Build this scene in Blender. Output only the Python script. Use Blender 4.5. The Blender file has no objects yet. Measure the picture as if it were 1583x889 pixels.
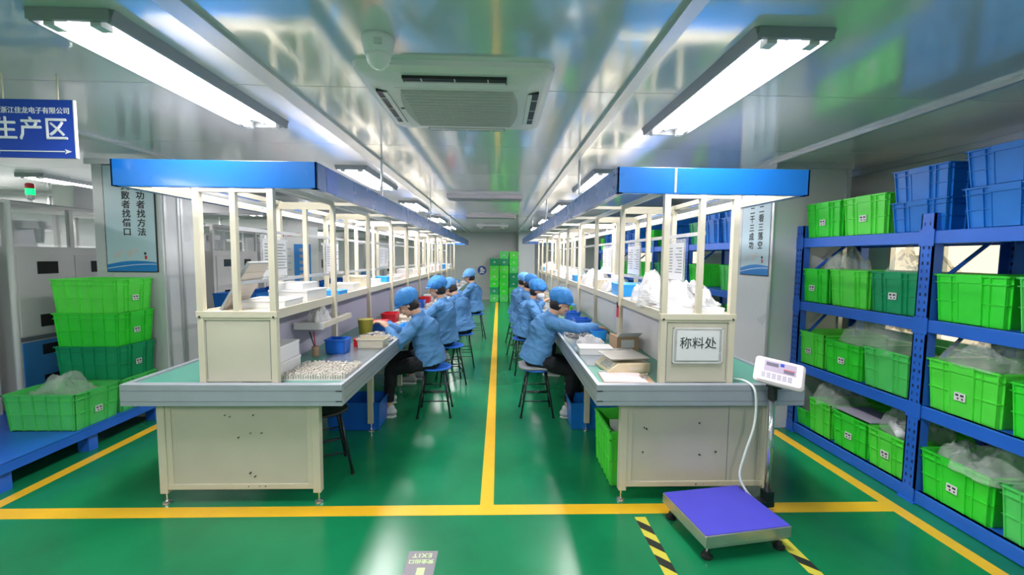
import bpy, bmesh, math, random
from mathutils import Vector, Matrix, noise
random.seed(7)
sc = bpy.context.scene
C = sc.collection
PI = math.pi
# ---------------- camera ----------------
F = 660.0
th, ps, ro = math.radians(4.15), math.radians(1.75), math.radians(.55)
fw = Vector((math.sin(ps)*math.cos(th), math.cos(ps)*math.cos(th), -math.sin(th)))
r0 = Vector((math.cos(ps), -math.sin(ps), 0)); u0 = r0.cross(fw)
rt = r0*math.cos(ro)+u0*math.sin(ro); up = rt.cross(fw)
cd = bpy.data.cameras.new('camera'); cam = bpy.data.objects.new('camera', cd); C.objects.link(cam)
cd.sensor_width = 36; cd.lens = F/1583*36; cd.clip_start = .05; cd.clip_end = 80
cam.matrix_world = Matrix(((rt.x, up.x, -fw.x, 0), (rt.y, up.y, -fw.y, 0), (rt.z, up.z, -fw.z, 1.65), (0, 0, 0, 1)))
sc.camera = cam
# ---------------- world, exposure ----------------
w = bpy.data.worlds.new('world'); sc.world = w; w.use_nodes = True
w.node_tree.nodes['Background'].inputs[0].default_value = (.75, .85, 1, 1)
w.node_tree.nodes['Background'].inputs[1].default_value = .6
vs = sc.view_settings
vs.view_transform = 'Standard'; vs.look = 'None'; vs.gamma = 1; vs.use_curve_mapping = False
vs.exposure = 0.72
LAMP_W = 27.0        # one ceiling fixture
CANOPY_W = 1.3       # one canopy lamp
CEIL = 2.55

# ---------------- materials ----------------
def mat(name, col, rough=.5, metal=0., spec=.5, bump=0., bscale=40., var=0., vscale=6., coat=0., alpha=1., emit=None, es=1., aniso=None):
    m = bpy.data.materials.new(name); m.use_nodes = True
    nt = m.node_tree; b = nt.nodes['Principled BSDF']
    b.inputs['Base Color'].default_value = (*col, 1); b.inputs['Roughness'].default_value = rough
    b.inputs['Metallic'].default_value = metal; b.inputs['Specular IOR Level'].default_value = spec
    b.inputs['Coat Weight'].default_value = coat; b.inputs['Coat Roughness'].default_value = .08
    b.inputs['Alpha'].default_value = alpha
    if emit: b.inputs['Emission Color'].default_value = (*emit, 1); b.inputs['Emission Strength'].default_value = es
    if var or bump:
        tc = nt.nodes.new('ShaderNodeTexCoord')
        mp = nt.nodes.new('ShaderNodeMapping'); nt.links.new(tc.outputs['Object'], mp.inputs[0])
        if aniso: mp.inputs['Scale'].default_value = aniso
    if var:
        n = nt.nodes.new('ShaderNodeTexNoise'); n.inputs['Scale'].default_value = vscale; n.inputs['Detail'].default_value = 4
        nt.links.new(mp.outputs[0], n.inputs['Vector'])
        r = nt.nodes.new('ShaderNodeMapRange'); r.inputs['From Min'].default_value = .3; r.inputs['From Max'].default_value = .7
        r.inputs['To Min'].default_value = 1-var; r.inputs['To Max'].default_value = 1+var
        nt.links.new(n.outputs[0], r.inputs['Value'])
        mx = nt.nodes.new('ShaderNodeVectorMath'); mx.operation = 'SCALE'; mx.inputs[0].default_value = col
        nt.links.new(r.outputs[0], mx.inputs['Scale']); nt.links.new(mx.outputs[0], b.inputs['Base Color'])
        r2 = nt.nodes.new('ShaderNodeMapRange'); r2.inputs['To Min'].default_value = rough*.8; r2.inputs['To Max'].default_value = min(1, rough*1.25)
        nt.links.new(n.outputs[0], r2.inputs['Value']); nt.links.new(r2.outputs[0], b.inputs['Roughness'])
    if bump:
        n2 = nt.nodes.new('ShaderNodeTexNoise'); n2.inputs['Scale'].default_value = bscale; n2.inputs['Detail'].default_value = 3
        nt.links.new(mp.outputs[0], n2.inputs['Vector'])
        bp = nt.nodes.new('ShaderNodeBump'); bp.inputs['Strength'].default_value = bump; bp.inputs['Distance'].default_value = .02
        nt.links.new(n2.outputs[0], bp.inputs['Height']); nt.links.new(bp.outputs[0], b.inputs['Normal'])
    return m
M = dict(
    floor=mat('green_epoxy', (.006, .185, .07), .22, spec=.55, var=.22, vscale=1.3, bump=.06, bscale=3, coat=.0),
    ceil=mat('glossy_ceiling_panel', (.80, .79, .80), .11, metal=.33, var=.04, vscale=.8, bump=.02, bscale=2.5),
    wall=mat('wall_panel_grey', (.60, .61, .61), .35, var=.03, vscale=1),
    wall2=mat('column_panel', (.62, .63, .65), .28, var=.03, vscale=1),
    trim=mat('aluminium_trim', (.62, .63, .64), .3, metal=.6),
    alu=mat('aluminium_rail', (.40, .425, .48), .36, metal=.35, var=.04, vscale=8),
    aludk=mat('rail_groove', (.14, .16, .19), .5),
    cream=mat('cream_paint', (.60, .55, .425), .38, var=.035, vscale=5, bump=.02, bscale=60),
    creamd=mat('cream_panel', (.545, .51, .41), .42, var=.05, vscale=3),
    chip=mat('chipped_mark', (.05, .04, .03), .7),
    bluec=mat('canopy_blue', (.008, .13, .46), .26, var=.05, vscale=4, coat=.2),
    mat_g=mat('green_bench_mat', (.07, .30, .22), .3, var=.05, vscale=4),
    steel=mat('brushed_steel_top', (.33, .38, .42), .22, metal=.55, var=.08, vscale=5, aniso=(1, 8, 1)),
    rack=mat('rack_blue', (.02, .13, .60), .35, var=.06, vscale=6),
    rackl=mat('platform_blue', (.02, .14, .66), .35, var=.08, vscale=4),
    slot=mat('slot_dark', (.004, .01, .05), .8),
    green=mat('crate_green', (.04, .72, .045), .38, var=.06, vscale=7),
    green2=mat('crate_lime', (.10, .78, .07), .38, var=.06, vscale=7),
    green3=mat('crate_mint', (.09, .64, .14), .4, var=.07, vscale=7),
    dgreen=mat('crate_dark_green', (.008, .33, .13), .38, var=.06, vscale=7),
    bcrate=mat('crate_blue', (.008, .17, .62), .35, var=.1, vscale=6),
    blue=mat('bin_blue', (.008, .12, .55), .35, var=.05, vscale=7),
    sky=mat('bright_blue', (.02, .33, .85), .45),
    paper=mat('paper', (.70, .70, .71), .6), white=mat('white_plastic', (.66, .66, .655), .35, var=.02, vscale=9),
    offw=mat('off_white_parts', (.62, .58, .52), .5, var=.06, vscale=30),
    pink=mat('pinkish_paper', (.74, .60, .61), .6), lilac=mat('lilac_board', (.40, .385, .48), .5),
    black=mat('black_plastic', (.012, .012, .014), .4), dark=mat('dark_window', (.01, .012, .012), .12),
    blackm=mat('black_steel', (.012, .02, .024), .3, metal=.2),
    seat=mat('stool_blue', (.02, .16, .75), .3), grayseat=mat('grey_cushion', (.33, .33, .36), .8, bump=.3, bscale=60),
    yellow=mat('floor_yellow', (.80, .46, .02), .35, var=.06, vscale=5),
    hy=mat('hazard_yellow', (.62, .56, .06), .4), hb=mat('hazard_black', (.02, .025, .02), .4),
    exitg=mat('exit_sticker_grey', (.24, .22, .25), .4), exitl=mat('exit_lettering', (.55, .72, .35), .5),
    purple=mat('platform_purple', (.075, .07, .60), .45, var=.07, vscale=5), stain=mat('stainless', (.55, .53, .48), .3, metal=.75, var=.05, vscale=8),
    chrome=mat('chrome_pole', (.66, .66, .68), .15, metal=.9),
    indic=mat('indicator_shell', (.76, .66, .68), .4), screen=mat('indicator_face', (.42, .36, .47), .3), lcd=mat('lcd', (.16, .15, .20), .2),
    red=mat('red', (.60, .01, .02), .4), signb=mat('sign_blue', (.012, .06, .46), .35), wtext=mat('white_lettering', (.85, .85, .9), .5),
    btext=mat('black_lettering', (.02, .03, .035), .5), poster=mat('poster_pale_blue', (.50, .66, .74), .3),
    poster_b=mat('poster_blue', (.01, .22, .62), .3), mach=mat('machine_white', (.64, .63, .62), .35, var=.02, vscale=4),
    machb=mat('machine_blue_door', (.04, .24, .58), .35), rope=mat('rope', (.75, .62, .45), .8), wire=mat('wire', (.6, .62, .6), .5),
    cable=mat('white_cable', (.72, .78, .74), .5), acw=mat('aircon_white', (.92, .79, .83), .35), acg=mat('aircon_grille', (.56, .50, .50), .6), domew=mat('dome_white', (.90, .84, .86), .3),
    skin=mat('skin', (.62, .36, .24), .5, var=.05, vscale=20), hair=mat('black_hair', (.010, .008, .008), .45, bump=.5, bscale=120),
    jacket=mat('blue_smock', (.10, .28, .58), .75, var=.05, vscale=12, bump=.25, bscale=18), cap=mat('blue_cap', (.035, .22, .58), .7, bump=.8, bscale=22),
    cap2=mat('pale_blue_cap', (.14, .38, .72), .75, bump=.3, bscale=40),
    trou=mat('black_trousers', (.006, .007, .012), .8, bump=.2, bscale=20), shoe=mat('white_shoes', (.62, .62, .62), .55),
    shoeg=mat('pale_grey_shoes', (.42, .42, .42), .6), orange=mat('orange_card', (.75, .26, .05), .6), card=mat('brown_card', (.45, .30, .18), .7),
    olive=mat('olive_plastic', (.30, .28, .03), .5), scalec=mat('scale_cream', (.62, .54, .36), .4), beige=mat('leaning_board', (.50, .44, .38), .4, var=.06, vscale=8),
    blind=mat('lit_window_pane', (.8, .72, .58), .5, emit=(1, .80, .56), es=.85),
    tube=mat('lit_tube', (1, 1, 1), .4, emit=(1, .97, .98), es=9), tubes=mat('canopy_tube', (1, 1, 1), .4, emit=(1, .97, .94), es=2.6),
    lampw=mat('lamp_reflector', (.80, .80, .82), .4), lampg=mat('lamp_edge', (.30, .32, .33), .4, metal=.4),
    ledg=mat('green_beacon', (.0, .8, .25), .3, emit=(0, 1, .12), es=1.6), eye=mat('eye', (.012, .01, .01), .2), lip=mat('lip', (.42, .14, .12), .5),
    trans=None, mask=mat('white_mask', (.75, .77, .8), .7))
def film(name, col, a, rough=.22):
    m = bpy.data.materials.new(name); m.use_nodes = True; nt = m.node_tree; nt.nodes.clear()
    o = nt.nodes.new('ShaderNodeOutputMaterial'); p = nt.nodes.new('ShaderNodeBsdfPrincipled'); t = nt.nodes.new('ShaderNodeBsdfTransparent')
    x = nt.nodes.new('ShaderNodeMixShader'); p.inputs['Base Color'].default_value = (*col, 1); p.inputs['Roughness'].default_value = rough
    p.inputs['Specular IOR Level'].default_value = .8
    n = nt.nodes.new('ShaderNodeTexNoise'); n.inputs['Scale'].default_value = 14; n.inputs['Detail'].default_value = 3
    b = nt.nodes.new('ShaderNodeBump'); b.inputs['Strength'].default_value = .5; b.inputs['Distance'].default_value = .03
    nt.links.new(n.outputs[0], b.inputs['Height']); nt.links.new(b.outputs[0], p.inputs['Normal'])
    x.inputs[0].default_value = a; nt.links.new(t.outputs[0], x.inputs[1]); nt.links.new(p.outputs[0], x.inputs[2]); nt.links.new(x.outputs[0], o.inputs[0])
    return m
M['film'] = film('clear_bag_film', (.80, .88, .82), .26, .15)
M['filmw'] = film('cloudy_bag_film', (.84, .83, .84), .62, .3)
M['glass'] = film('machine_glass', (.55, .6, .62), .18, .05)
M['sleeve'] = film('clear_sleeve', (.7, .72, .74), .35, .15)

# ---------------- mesh helpers ----------------
class MB:
    def __init__(s): s.v = []; s.f = []; s.sm = False
    def box(s, x0, x1, y0, y1, z0, z1, mtx=None):
        if x0 > x1: x0, x1 = x1, x0
        if y0 > y1: y0, y1 = y1, y0
        if z0 > z1: z0, z1 = z1, z0
        n = len(s.v)
        vs_ = [(x0, y0, z0), (x1, y0, z0), (x1, y1, z0), (x0, y1, z0), (x0, y0, z1), (x1, y0, z1), (x1, y1, z1), (x0, y1, z1)]
        if mtx: vs_ = [tuple(mtx @ Vector(q)) for q in vs_]
        s.v += vs_
        s.f += [tuple(n+i for i in q) for q in ((0, 3, 2, 1), (4, 5, 6, 7), (0, 1, 5, 4), (1, 2, 6, 5), (2, 3, 7, 6), (3, 0, 4, 7))]
        return s
    def prism(s, pts, d0, d1, axis='z'):
        # pts 2-D outline (ccw), extruded between d0 and d1 along axis
        n = len(s.v); k = len(pts)
        def m3(a, b, c): return {'z': (a, b, c), 'y': (a, c, b), 'x': (c, a, b)}[axis]
        s.v += [m3(a, b, d0) for a, b in pts]+[m3(a, b, d1) for a, b in pts]
        s.f += [tuple(n+i for i in range(k))[::-1], tuple(n+k+i for i in range(k))]
        s.f += [(n+i, n+(i+1) % k, n+k+(i+1) % k, n+k+i) for i in range(k)]
        return s
    def tube(s, pts, r, n=10, cap=True, flat=None):
        # swept tube; r number or list; flat=(axis vector, factor) squeezes the ring along axis
        pts = [Vector(p) for p in pts]; L = len(pts)
        rs = r if isinstance(r, (list, tuple)) else [r]*L
        base = len(s.v); prev = None
        for i, p in enumerate(pts):
            t = (pts[min(i+1, L-1)]-pts[max(i-1, 0)]).normalized()
            if prev is None:
                a = Vector((0, 0, 1)) if abs(t.z) < .9 else Vector((1, 0, 0))
            else: a = prev
            e1 = (a-t*a.dot(t)).normalized(); e2 = t.cross(e1); prev = e1
            for k in range(n):
                an = 2*PI*k/n; d = (e1*math.cos(an)+e2*math.sin(an))*rs[i]
                if flat: ax = flat[0]; d = d-ax*d.dot(ax)*(1-flat[1])
                s.v.append(tuple(p+d))
        for i in range(L-1):
            for k in range(n):
                a = base+i*n+k; b = base+i*n+(k+1) % n
                s.f.append((a, b, b+n, a+n))
        if cap:
            s.f.append(tuple(base+k for k in range(n))[::-1]); s.f.append(tuple(base+(L-1)*n+k for k in range(n)))
        return s
    def lathe(s, prof, c=(0, 0, 0), n=20, sx=1, sy=1):
        base = len(s.v)
        for r, z in prof:
            for k in range(n):
                a = 2*PI*k/n; s.v.append((c[0]+r*math.cos(a)*sx, c[1]+r*math.sin(a)*sy, c[2]+z))
        for i in range(len(prof)-1):
            for k in range(n):
                a = base+i*n+k; b = base+i*n+(k+1) % n; s.f.append((a, b, b+n, a+n))
        s.f.append(tuple(base+k for k in range(n))[::-1]); s.f.append(tuple(base+(len(prof)-1)*n+k for k in range(n)))
        return s
    def ell(s, c, ax, nu=14, nv=9):
        # ellipsoid; ax = three vectors
        c = Vector(c); a, b, d = [Vector(q) for q in ax]; base = len(s.v)
        s.v.append(tuple(c-d))
        for j in range(1, nv):
            ph = -PI/2+PI*j/nv
            for k in range(nu):
                t = 2*PI*k/nu
                s.v.append(tuple(c+a*math.cos(ph)*math.cos(t)+b*math.cos(ph)*math.sin(t)+d*math.sin(ph)))
        s.v.append(tuple(c+d)); top = len(s.v)-1
        for k in range(nu):
            s.f.append((base, base+1+(k+1) % nu, base+1+k)); s.f.append((top, top-nu+k, top-nu+(k+1) % nu))
        for j in range(nv-2):
            for k in range(nu):
                p = base+1+j*nu+k; q = base+1+j*nu+(k+1) % nu; s.f.append((p, q, q+nu, p+nu))
        return s
    def capsule(s, p, q, r1, r2, flat=None, n=12):
        p = Vector(p); q = Vector(q); d = (q-p); L = d.length; d.normalize()
        pts = []; rs = []
        for a in (-80, -55, -28): pts.append(p+d*r1*math.sin(math.radians(a))); rs.append(r1*math.cos(math.radians(a)))
        pts += [p, q]; rs += [r1, r2]
        for a in (28, 55, 80): pts.append(q+d*r2*math.sin(math.radians(a))); rs.append(r2*math.cos(math.radians(a)))
        return s.tube(pts, rs, n, True, flat)
    def mesh(s, name):
        me = bpy.data.meshes.new(name); me.from_pydata(s.v, [], s.f); me.update(); return me
def link(o, parent=None):
    C.objects.link(o)
    if parent: o.parent = parent
    return o
def obj(name, mb, m, parent=None, loc=None, smooth=False, bevel=0, mtx=None):
    me = mb.mesh(name) if isinstance(mb, MB) else mb
    if m and not me.materials: me.materials.append(M[m] if isinstance(m, str) else m)
    if smooth: me.polygons.foreach_set('use_smooth', [True]*len(me.polygons))
    o = bpy.data.objects.new(name, me); link(o, parent)
    if mtx is not None: o.matrix_local = mtx
    if loc: o.location = loc
    if bevel:
        b = o.modifiers.new('bevel', 'BEVEL'); b.width = bevel; b.segments = 2; b.limit_method = 'ANGLE'
    return o
def tag(o, label, cat, group=None):
    o['label'] = label; o['category'] = cat
    if group: o['group'] = group
    return o
def thing(name, label, cat, loc=(0, 0, 0), rz=0, group=None):
    o = bpy.data.objects.new(name, None); C.objects.link(o); o.location = loc; o.rotation_euler = (0, 0, rz); o.empty_display_size = .1
    return tag(o, label, cat, group)
def struct(name, mb, m, **k):
    o = obj(name, mb, m, **k); o['kind'] = 'structure'; return o
def dup(root, loc, rz=0, label=None, group=None, sub=None):
    r = root.copy(); C.objects.link(r); r.location = loc; r.rotation_euler = (0, 0, rz)
    if label: r['label'] = label
    if group: r['group'] = group
    def rec(a, b):
        for ch in list(a.children):
            c = ch.copy(); C.objects.link(c); c.parent = b; rec(ch, c)
            if sub and c.type == 'MESH' and ch.data.materials and ch.data.materials[0].name in sub:
                c.material_slots[0].link = 'OBJECT'; c.material_slots[0].material = sub[ch.data.materials[0].name]
    rec(root, r); return r
ORD = ['first', 'second', 'third', 'fourth', 'fifth', 'sixth', 'seventh', 'eighth', 'ninth', 'tenth', 'eleventh', 'twelfth', 'thirteenth', 'fourteenth', 'fifteenth', 'sixteenth', 'seventeenth', 'eighteenth', 'nineteenth', 'twentieth', 'twenty-first', 'twenty-second', 'twenty-third', 'twenty-fourth', 'twenty-fifth', 'twenty-sixth', 'twenty-seventh', 'twenty-eighth']
CNT = {}
def nth(k):
    CNT[k] = CNT.get(k, 0)+1; return ORD[min(CNT[k]-1, 27)]
def B(x0, x1, y0, y1, z0, z1): return MB().box(x0, x1, y0, y1, z0, z1)
def text(body, size, m, parent, mtx, name='lettering', bold=.0, depth=.0006, spacing=1., line=1.):
    t = bpy.data.curves.new('t', 'FONT'); t.body = body; t.size = size; t.align_x = 'CENTER'; t.align_y = 'CENTER'
    t.offset = bold; t.extrude = depth; t.resolution_u = 2; t.space_character = spacing; t.space_line = line
    o = bpy.data.objects.new('t', t); C.objects.link(o)
    dg = bpy.context.evaluated_depsgraph_get(); me = bpy.data.meshes.new_from_object(o.evaluated_get(dg))
    bpy.data.objects.remove(o); bpy.data.curves.remove(t)
    me.materials.clear(); me.materials.append(M[m])
    return obj(name, me, None, parent, mtx=mtx)
def plane_mtx(origin, ex, ey):
    ex = Vector(ex).normalized(); ey = Vector(ey).normalized(); ez = ex.cross(ey)
    return Matrix(((ex.x, ey.x, ez.x, origin[0]), (ex.y, ey.y, ez.y, origin[1]), (ex.z, ey.z, ez.z, origin[2]), (0, 0, 0, 1)))
def vtext(chars, x, z, size, m, parent, at, name='lettering', bold=.0, step=1.25):
    # column of characters; at(x,z) gives matrix
    for i, ch in enumerate(chars):
        text(ch, size, m, parent, at(x, z-i*size*step), name, bold)
def smooth_pts(P, n=6):
    P = [Vector(a) for a in P]; out = []
    for i in range(len(P)-1):
        a, b, c, d = P[max(i-1, 0)], P[i], P[i+1], P[min(i+2, len(P)-1)]
        for k in range(n):
            t = k/n; out.append(.5*((2*b)+(c-a)*t+(2*a-5*b+4*c-d)*t*t+(3*b-a-3*c+d)*t*t*t))
    out.append(P[-1]); return out
def area(name, loc, sx, sy, power, parent, col=(1, .955, .975)):
    l = bpy.data.lights.new(name, 'AREA'); l.shape = 'RECTANGLE'; l.size = sx; l.size_y = sy; l.energy = power; l.color = col
    o = bpy.data.objects.new(name, l); link(o, parent); o.location = loc; return o

# ================= STRUCTURE =================
XL, XR, YB, YF = -9.2, 3.66, -2.6, 16.5
struct('floor', B(XL, XR, YB, YF, -.1, 0), 'floor')
ce = struct('ceiling', B(XL, XR, YB, YF, CEIL+.012, CEIL+.1), 'trim')
bounds = [XL, -7.2, -5.1, -3.12, -1.17, .68, 2.53, XR]
cpm = {}
for i in range(len(bounds)-1):
    y = YB; ys = [YB]+[-.01+1.2*k for k in range(-1, 15) if YB < -.01+1.2*k < YF]+[YF]
    for j in range(len(ys)-1):
        if ys[j+1]-ys[j] < .05: continue
        w_ = bounds[i+1]-bounds[i]; d_ = ys[j+1]-ys[j]; key = (round(w_, 3), round(d_, 3))
        if key not in cpm:
            cpm[key] = B(-w_/2+.003, w_/2-.003, -d_/2+.003, d_/2-.003, 0, .012).mesh('ceiling_panel'); cpm[key].materials.append(M['ceil'])
        obj('ceiling_panel', cpm[key], None, ce, loc=((bounds[i]+bounds[i+1])/2, (ys[j]+ys[j+1])/2, CEIL))
struct('trim_1', B(-1.22, -1.12, YB, YF, CEIL-.02, CEIL), 'trim')
struct('trim_2', B(.65, .71, YB, YF, CEIL-.025, CEIL), 'trim')
struct('trim_3', B(2.52, 2.545, YB, 4.0, CEIL-.025, CEIL), 'trim')
struct('trim_4', B(-3.14, -3.11, YB, YF, CEIL-.02, CEIL), 'trim')
def panel_wall(name, horiz, a0, a1, c, t, z0, z1, pitch, mm='wall', holes=()):
    wl = struct(name, (B(a0, a1, c, c+t, z0, z1) if horiz else B(c, c+t, a0, a1, z0, z1)), mm) if not holes else None
    return wl
wf = struct('wall_far', B(XL, XR, YF, YF+.1, 0, CEIL), 'wall')
for k in range(11): obj('wall_panel', B(XL+k*1.17+.003, XL+(k+1)*1.17-.003, YF-.012, YF, .1, CEIL), 'wall', wf)
struct('baseboard_far', B(XL, XR, YF-.03, YF, 0, .08), 'trim')
# right wall with windows
wr = bpy.data.objects.new('wall_right', None); C.objects.link(wr); wr['kind'] = 'structure'
wins = [(1.2, 2.2), (2.95, 3.95), (5.2, 6.4), (7.6, 8.8), (10, 11.2)]
def rw(y0, y1, z0, z1): obj('wall_panel', B(XR, XR+.12, y0, y1, z0, z1), 'wall', wr)
rw(YB, YF, 0, .95); rw(YB, YF, 1.95, CEIL)
yy = YB
for a, b in wins: rw(yy, a, .95, 1.95); yy = b
rw(yy, YF, .95, 1.95)
for i, (a, b) in enumerate(wins):
    wn = struct('window_%d' % (i+1), MB().box(XR, XR+.1, a, a+.05, .95, 1.95).box(XR, XR+.1, b-.05, b, .95, 1.95).box(XR, XR+.1, a, b, .95, 1.0).box(XR, XR+.1, a, b, 1.9, 1.95).box(XR+.01, XR+.09, (a+b)/2-.02, (a+b)/2+.02, 1, 1.9), 'trim')
    obj('pane', B(XR+.05, XR+.06, a+.05, (a+b)/2-.02, 1, 1.9), 'blind', wn); obj('pane', B(XR+.05, XR+.06, (a+b)/2+.02, b-.05, 1, 1.9), 'blind', wn)
struct('trim_5', B(XR-.04, XR, YB, YF, CEIL-.05, CEIL), 'trim')
struct('wall_left', B(XL-.1, XL, YB, YF, 0, CEIL), 'wall')
struct('wall_near', B(XL, XR, YB-.1, YB, 0, CEIL), 'wall')
# columns
cl = struct('wall_column_left', B(-3.95, -3.31, 4.32, 4.9, 0, CEIL), 'wall2')
for x in (-3.31,): 
    for y0 in (4.34, 4.52, 4.56, 4.84): obj('corner_strip', B(x, x+.012, y0, y0+.03, 0, CEIL), 'trim', cl)
obj('cap_strip', B(-3.99, -3.28, 4.29, 4.93, CEIL-.05, CEIL), 'trim', cl)
cr = struct('wall_column_right', B(2.6, 3.3, 4.0, 4.62, 0, CEIL), 'wall2')
obj('corner_strip', B(2.585, 2.6, 3.985, 4.02, 0, CEIL), 'trim', cr); obj('corner_strip', B(3.27, 3.31, 3.985, 4.0, 0, CEIL), 'trim', cr)
obj('cap_strip', B(2.58, 3.32, 3.97, 4.64, CEIL-.05, CEIL), 'trim', cr)
struct('wall_column_far', B(.70, 1.3, 15.6, 16.2, 0, CEIL), 'wall2')
struct('wall_partition_left', MB().box(-6.4, -3.31, 12.5, 12.6, 0, 1.0).box(-6.4, -3.31, 12.5, 12.6, 2.15, 2.3), 'wall')

# floor markings
def marking(name, mb, m, label, cat='floor line', g=None): return tag(obj(name, mb, m), label, cat, g)
marking('yellow_line', B(-3.3, 2.70, 2.62, 2.73, 0, .0015), 'yellow', 'yellow floor line running across in front of both workbenches')
marking('yellow_line', B(-.115, -.025, 2.73, 15.3, 0, .0015), 'yellow', 'long yellow floor line down the middle of the aisle')
marking('yellow_line', B(-3.30, -3.21, 2.73, 12, 0, .0015), 'yellow', 'yellow floor line beside the blue platform and crate stack on the left')
marking('yellow_line', B(2.61, 2.70, 2.73, 3.95, 0, .0015), 'yellow', 'yellow floor line along the storage rack behind the crossing line')
marking('yellow_line', B(2.61, 2.70, -1, 2.62, 0, .0015), 'yellow', 'yellow floor line along the storage rack toward the lower right corner')
def hazard(x0, x1, y0, y1, label):
    t = thing('hazard_tape', label, 'floor tape', ((x0+x1)/2, (y0+y1)/2, 0))
    w_, h_ = (x1-x0)/2, (y1-y0)/2
    obj('yellow_strip', B(-w_, w_, -h_, h_, 0, .001), 'hy', t)
    vert = h_ > w_; L = (h_ if vert else w_)*2; ww = (w_ if vert else h_)*2
    n = int(L/.155)
    for i in range(n):
        a = -L/2+.02+i*.155
        if a+.078+ww > L/2: break
        pts = [(-ww/2, a+ww), (-ww/2, a+ww+.078), (ww/2, a+.078), (ww/2, a)]
        if not vert: pts = [(p[1], p[0]) for p in pts]
        else: pts = pts[::-1]
        obj('black_stripe', MB().prism(pts, .001, .002), 'hb', t)
hazard(.875, .945, 1.3, 2.585, 'yellow and black hazard tape on floor left of the platform scale')
hazard(1.645, 1.715, 1.3, 2.36, 'yellow and black hazard tape on floor right of the platform scale')
hazard(1.5, 1.64, 2.0, 2.07, 'short piece of hazard tape in front of the platform scale')
ex = thing('exit_sticker', 'grey floor exit sticker with pale green lettering, upside down', 'floor sign', (-.41, 2.12, 0), math.radians(0))
obj('plate', B(-.08, .08, -.35, .17, 0, .001), 'exitg', ex)
I2 = lambda x, y: plane_mtx((x, y, .0015), (-1, 0, 0), (0, -1, 0))
text('EXIT', .044, 'exitl', ex, I2(0, .135), bold=.001, spacing=1.25); text('安全出口', .034, 'exitl', ex, I2(0, .088), bold=.001)
obj('arrow', MB().prism([(-.012, -.08), (.03, -.08), (.03, .04), (-.012, .04)], .001, .002).prism([(-.05, -.08), (.01, -.2), (.07, -.08)], .001, .002), 'exitl', ex)

# ================= CEILING THINGS =================
def lamp(loc, label, group=None, power=LAMP_W, src=[None]):
    if src[0] is None:
        t = thing('ceiling_lamp', label, 'lamp', loc, 0, group)
        hb = MB().prism([(-.14, .08), (-.16, .0), (.16, 0), (.14, .08)][::-1], -.66, .66, 'y')
        obj('housing', MB().box(-.14, .14, -.66, .66, .042, .046).prism([(-.165, .046), (-.145, 0), (-.135, 0), (-.14, .046)], -.66, .66, 'y').prism([(.14, .046), (.135, 0), (.145, 0), (.165, .046)], -.66, .66, 'y').box(-.15, .15, -.67, -.655, .004, .046).box(-.15, .15, .655, .67, .004, .046), 'lampg', t)
        obj('reflector', MB().prism([(-.03, .039), (.0, .022), (.03, .039)], -.64, .64, 'y').box(-.134, .134, -.654, .654, .038, .0418), 'lampw', t)
        for x in (-.085, .085):
            obj('tube', MB().tube([(x, -.6, .012), (x, .6, .012)], .019, 12), 'tube', t, smooth=True)
            obj('socket', B(x-.02, x+.02, -.65, -.6, -.008, .036), 'white', t); obj('socket', B(x-.02, x+.02, .6, .65, -.008, .036), 'white', t)
        area('lamp_light', (0, 0, -.012), .28, 1.28, power, t)
        src[0] = t; return t
    t = dup(src[0], loc, 0, label, group)
    if not group and 'group' in t: del t['group']
    return t
zl = 2.503
lamp((-1.60, 2.36, zl), 'lit twin-tube ceiling lamp nearest on the left, left of the air conditioner')
lamp((1.15, 2.36, zl), 'lit twin-tube ceiling lamp nearest on the right, right of the air conditioner')
ordn = ['second', 'third', 'fourth', 'fifth', 'sixth']
for k in range(1, 5):
    y = 2.36+k*2.72
    lamp((-1.50, y, zl), 'ceiling lamp above the left bench canopy, %s from the front' % ordn[k-1])
    if k < 5: lamp((1.12, y, zl), 'ceiling lamp above the right bench canopy, %s from the front' % ordn[k-1])
for x in (-5.4, -7.6):
    for y in (2.4, 5.8, 9.2, 12.6): lamp((x, y, zl), 'ceiling lamp %s from the front in the %s row over the machine area' % (nth('ml%s' % x), 'nearer' if x > -6 else 'farther'), 'lamps over the machine area')
for x in (-3.9, -1.6, 1.15): lamp((x, -.9, zl), '%s added fill lamp from the left behind the viewer' % nth('bv'), 'added fill lamps behind the viewer')  # unseen extra fixtures, added to brighten the foreground
# air conditioner cassette
ac = thing('air_conditioner', 'white four-way ceiling cassette air conditioner in the middle of the ceiling', 'air conditioner', (-.22, 2.53, CEIL))
def rrect(hx, hy, r, n=6):
    o = []
    for cx_, cy_, a0 in ((hx-r, hy-r, 0), (-hx+r, hy-r, 90), (-hx+r, -hy+r, 180), (hx-r, -hy+r, 270)):
        for i in range(n+1): a = math.radians(a0+90*i/n); o.append((cx_+r*math.cos(a), cy_+r*math.sin(a)))
    return o
def loft(outs, closed_top=True):
    mb = MB(); n = len(outs[0][0])
    for pts, z in outs: mb.v += [(a, b, z) for a, b in pts]
    for i in range(len(outs)-1):
        for k in range(n): mb.f.append((i*n+k, i*n+(k+1) % n, (i+1)*n+(k+1) % n, (i+1)*n+k))
    mb.f.append(tuple(range(n))[::-1]); mb.f.append(tuple((len(outs)-1)*n+k for k in range(n)))
    return mb
pan = loft([(rrect(.335, .335, .03), -.060), (rrect(.36, .36, .03), -.058), (rrect(.44, .44, .05), -.040), (rrect(.475, .475, .06), -.022), (rrect(.48, .48, .06), 0)])
obj('panel', pan, 'acw', ac)
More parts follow.
